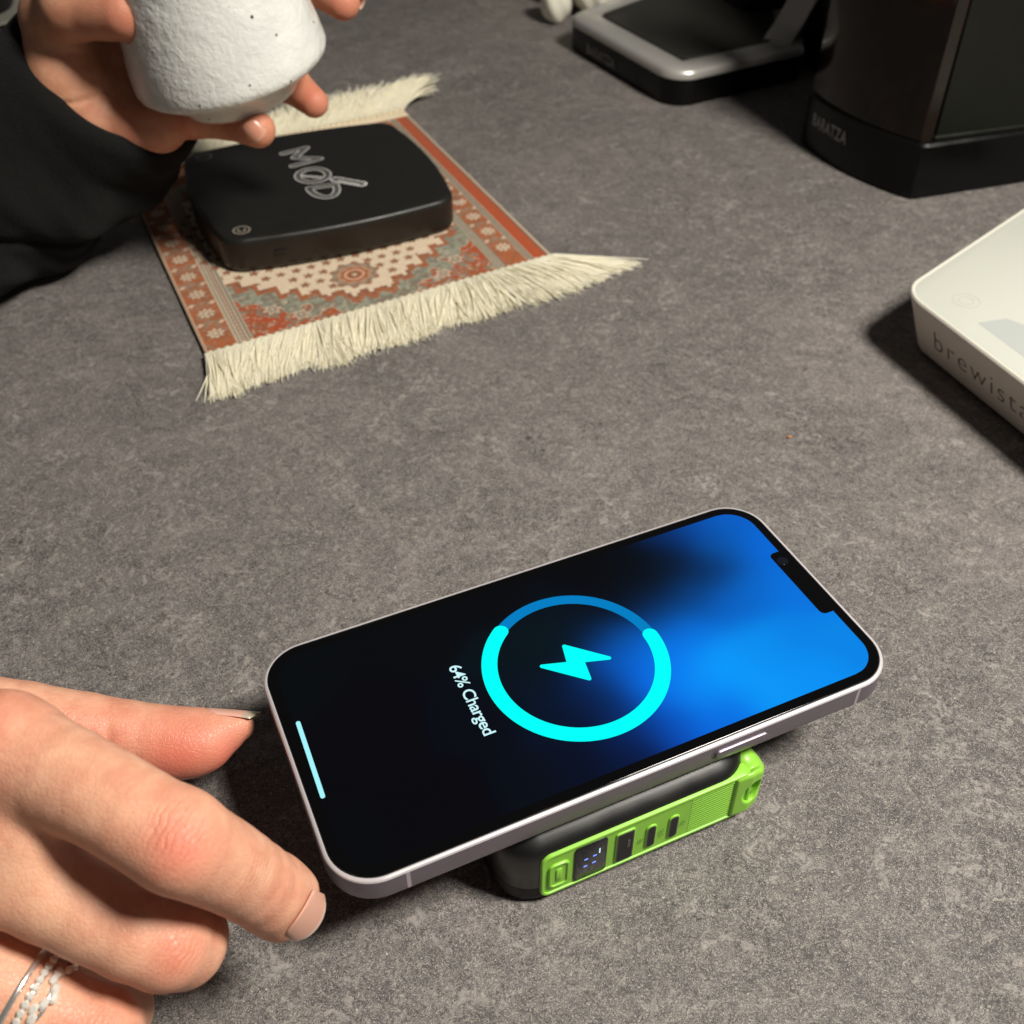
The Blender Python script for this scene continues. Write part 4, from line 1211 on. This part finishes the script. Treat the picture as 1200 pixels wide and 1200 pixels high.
# rings on the ring finger
ax = np.array(Rf[1][:3]) - np.array(Rf[0][:3]); ax /= np.linalg.norm(ax)
def finger_ring(label, cat, tpos, tiltv, R_, wv, wire, stones):
    c = np.array(Rf[0][:3]) + (np.array(Rf[2][:3]) - np.array(Rf[0][:3])) * tpos
    t_, fr = thing("finger_ring", label, "ring", tuple(c), 0, "rings on the ring finger of the near hand")
    a_ = ax + np.array(tiltv); a_ /= np.linalg.norm(a_)
    e1 = np.cross(a_, [0, 0, 1.0]); e1 /= np.linalg.norm(e1); e2 = np.cross(a_, e1) * -1
    if e2[2] < 0: e2 = -e2
    TH = np.linspace(0, 2 * np.pi, 73)[:-1]
    path = np.array([e1 * R_ * math.cos(q) + e2 * R_ * math.sin(q) + a_ * wv * math.sin(6 * q) for q in TH])
    L = []
    for i, p in enumerate(path):
        rad_ = p / np.linalg.norm(p); A8 = np.linspace(0, 2 * np.pi, 9)[:-1]
        L.append(p + np.outer(np.cos(A8) * wire, rad_) * .8 + np.outer(np.sin(A8) * wire, a_))
    v = np.concatenate(L); n = 8; m_ = len(path)
    f = [[i * n + j, ((i + 1) % m_) * n + j, ((i + 1) % m_) * n + (j + 1) % n, i * n + (j + 1) % n] for i in range(m_) for j in range(n)]
    mesh_obj("band", v, f, m_ring, t_)
    gems = None
    for (q, off, sz, asp) in stones:
        p = e1 * (R_ + wire) * math.cos(q) + e2 * (R_ + wire) * math.sin(q) + a_ * off
        rad_ = p - a_ * (p @ a_); rad_ /= np.linalg.norm(rad_); tg = np.cross(a_, rad_)
        r_ = np.random.default_rng(int(q * 100 + sz * 10 + off * 7) & 255); th0 = r_.uniform(0, 1)
        A8 = np.linspace(0, 2 * np.pi, 9)[:-1] + th0
        def lp(rr_, h_): return p + rad_ * h_ + np.outer(np.cos(A8) * rr_ * asp, tg) + np.outer(np.sin(A8) * rr_, a_)
        v, f = loops_solid([lp(sz * .25, -sz * .5), lp(sz, .15 * sz), lp(sz * .95, .3 * sz), lp(sz * .55, .65 * sz)])
        mesh_obj("stone", v, f, m_gem, t_, smooth=False)
    return t_
finger_ring("plain thin silver ring, the one nearest the knuckles of the near hand", "ring", .575, (.10, .0, .0), 9.95, 0, .7, [])
finger_ring("silver ring with a row of small round stones, middle one on the near hand", "ring", .645, (.10, 0, 0), 9.6, 0, .6,
            [(q, .25 * math.sin(q * 40), .8, 1.0) for q in np.arange(math.radians(20), math.radians(178), .15)])
finger_ring("silver ring with leaf shaped stones, nearest the fingertip on the near hand", "ring", .715, (.06, 0, .0), 9.5, .5, .45,
            [(q, 1.1 * math.sin(q * 9), .8, 1.5) for q in np.arange(math.radians(20), math.radians(178), .15)])

# ---------------- far hand and its sleeve
def HS(p): return np.asarray(p, float) * 1.14 - np.array([0, 0, 33.6])   # hand modelled small, then brought to size
fh, FF = thing("person", "far hand in a black sleeve, holding up the white ceramic cup above the rug", "hand", (-140, 380, 0), 0)
T2 = [(-160.0, 386.0, 106.0, 12.5), (-157.0, 381.0, 124.0, 10.8), (-146.0, 371.0, 131.0, 10.2), (-127.0, 363.5, 131.5, 9.0)]
PK = [(-137.0, 388.0, 90.0, 9.0), (-118.0, 385.5, 89.0, 8.0), (-104.0, 381.0, 89.5, 7.2), (-90.5, 367.0, 91.0, 6.2)]
RG = [(-140.0, 400.0, 98.0, 9.5), (-112, 412.0, 96.0, 8.5), (-84, 402.0, 94.5, 7.0), (-74.4, 393.0, 90.5, 5.4)]
MD = [(-141.0, 410.0, 108.0, 9.5), (-118, 430.0, 112.0, 8.6), (-96, 430.0, 112.0, 8.0), (-84.0, 426.0, 109.0, 7.0)]
IX = [(-140.0, 414.0, 122.0, 9.5), (-118, 436.0, 127.0, 8.6), (-82, 434.0, 124.0, 7.8), (-63.8, 420.0, 117.5, 6.4)]
W2 = (-157.0, 385.0, 89.0)
def hand2(P):
    th = chain(P, T2, 3.0)
    fs = [chain(P, q, 2.0) for q in (PK, RG, MD, IX)]
    palm = None
    for q in (PK, RG, MD, IX):
        d = sd_cone(P, q[0][:3], W2, q[0][3] + 1.0, 15.0); palm = d if palm is None else smin(palm, d, 6)
    palm = smin(palm, sd_ell(P, (-158, 377, 103), (13, 12, 17)), 7.0)
    palm = smin(palm, sd_ell(P, (-135.5, 377, 87.5), (16.5, 12, 9.5)), 6.0)
    palm = smin(palm, chain(P, [(*W2, 17.0), (-170, 388, 78, 17.0), (-192, 372, 72, 18.0)], 6.0), 8)
    f = smin(palm, th, 6.0)
    w = None
    for q in fs:
        e = smin(q, palm, 4.0); w = e if w is None else smin(w, e, .8)
    f = smin(f, w, .8)
    # wrist crease
    a_ = P[..., 2] - 101.5 + .012 * (P[..., 0] + 157) ** 2 * -1 + .1 * (P[..., 0] + 157)
    f = f + .7 * np.exp(-(a_ / .8) ** 2) * np.exp(-((P[..., 0] + 158) / 14) ** 2) * (P[..., 1] < 385)
    # keep out of the cup
    return f
V_, F_ = surface(hand2, (-250, 335, 60), (-45, 450, 150), .9)
V_ = newton(hand2, V_)
# fingers give way where the cup is pressed against them
Rc = (Matrix.Rotation(-tilt, 3, 'Y') @ Matrix.Rotation(math.radians(4), 3, 'X'))
Rn = np.array(Rc); Lc = (V_ - CC) @ Rn
rr = np.hypot(Lc[:, 0], Lc[:, 1]); rp = np.interp(Lc[:, 2], [0, 2.6, 5, 8.6, 10.6, 13, 20, 30, 42, 54, 74], [19.5, 21.4, 24, 31, 33.6, 34.6, 34.1, 32.4, 30.2, 28.4, 27.4])
push = np.where((Lc[:, 2] > -.5) & (Lc[:, 2] < 76), np.maximum(rp + .25 - rr, 0), 0)
push = np.where(rr > rp - 9, push, 0)
Lc[:, 0] += Lc[:, 0] / np.maximum(rr, 1e-3) * push; Lc[:, 1] += Lc[:, 1] / np.maximum(rr, 1e-3) * push
V_ = Lc @ Rn.T + CC
Vs = V_.copy(); V_ = HS(V_)
spots = [(-127, 356, 131, 14, .6), (-91, 366, 92, 12, .7), (-74, 391, 93, 12, .8), (-63, 418, 118, 14, .7), (-140, 362, 128, 14, .35), (-135, 366, 86, 18, .45), (-120, 376, 86, 14, .5)]
m_skin2 = skin_mat("skin_far_hand", [((-100 + 140, 372 - 380, 95), (1, 0, .1), 7.0, .25)], base=(.60, .30, .185), red=(.58, .17, .11))
mesh_obj("hand", FF.to_local(V_), F_, m_skin2, fh, colors=paint_skin(Vs, spots))
nail("fingernail", fh, FF, HS((-93.0, 361.6, 95.5)), (.5, -.25, -.62), (-.1, -.9, .25), 8.0, 4.2, arch=.9, free=.04, droop=.15, col=(.60, .28, .19), edge=(.66, .42, .32))
nail("fingernail", fh, FF, HS((-63.0, 422.5, 121.0)), (.95, -.2, -.15), (.35, .8, .45), 9.5, 5.0, arch=.9, free=.12, droop=.10)
nail("fingernail", fh, FF, HS((-142.0, 366.5, 141.0)), (1.0, -.35, .0), (.0, -.2, 1.0), 14, 7.0, arch=.9, free=.06, droop=.15)

SL = [(-150.0, 437.0, 98.0, 38.5), (-181.0, 451.0, 66.0, 39.5), (-214.0, 436.0, 50.0, 43.0), (-249.0, 404.0, 43.0, 41.0), (-296.0, 352.0, 44.0, 42.0)]
PL0, PLN = np.array((-182.9, 459.0, 102.2), np.float32), np.array((.5947, -.2363, .7685), np.float32)
def sleeve(P):
    d = chain(P, SL, 12.0)
    d = smax(d, (P - PL0) @ PLN, 4.0)
    inner = sd_cone(P, (-138, 430, 112), (-160, 438, 86), 33.5, 27.0)
    d = smax(d, -inner, 3.0)
    w = np.sin(P[..., 0] * .11 + P[..., 2] * .13 + 1.6 * np.sin(P[..., 1] * .05)) * 2.3 + np.sin(P[..., 0] * .2 - P[..., 2] * .10 + P[..., 1] * .06 + 1.0) * .9 + np.sin(P[..., 0] * .47 + P[..., 2] * .22 + 2 * np.sin(P[..., 1] * .11)) * .35
    far_ = np.clip(-((P - PL0) @ PLN) / 30, 0, 1)
    fold = np.abs((P - np.array((-205, 330, 52), np.float32)) @ np.array((.30, .25, .92), np.float32))
    return smax(d + w * far_ + 2.4 * np.exp(-(fold / 2.2) ** 2) * far_, -P[..., 2] + .3, 3.0)
V_, F_ = surface(sleeve, (-345, 280, -1), (-105, 510, 135), 1.5)
mesh_obj("sleeve", FF.to_local(newton(sleeve, V_, 1)), F_, m_fab, fh)

# ---------------- a crumb on the worktop
cr, KF = thing("crumb", "tiny orange brown crumb alone on the worktop between phone and white scale", "crumb", (100.3, 305.9, 0), 0)
def crumb_fn(P):
    return sd_ell(P, (100.3, 305.9, .5), (.9, .6, .55)) + .12 * np.sin(P[..., 0] * 9) * np.sin(P[..., 1] * 8 + 1)
V_, F_ = surface(crumb_fn, (98.8, 304.8, -.3), (101.8, 307, 1.5), .15)
mesh_obj("crumb_body", KF.to_local(V_), F_, simple("crumb_brown", (.45, .20, .07), .7), cr)
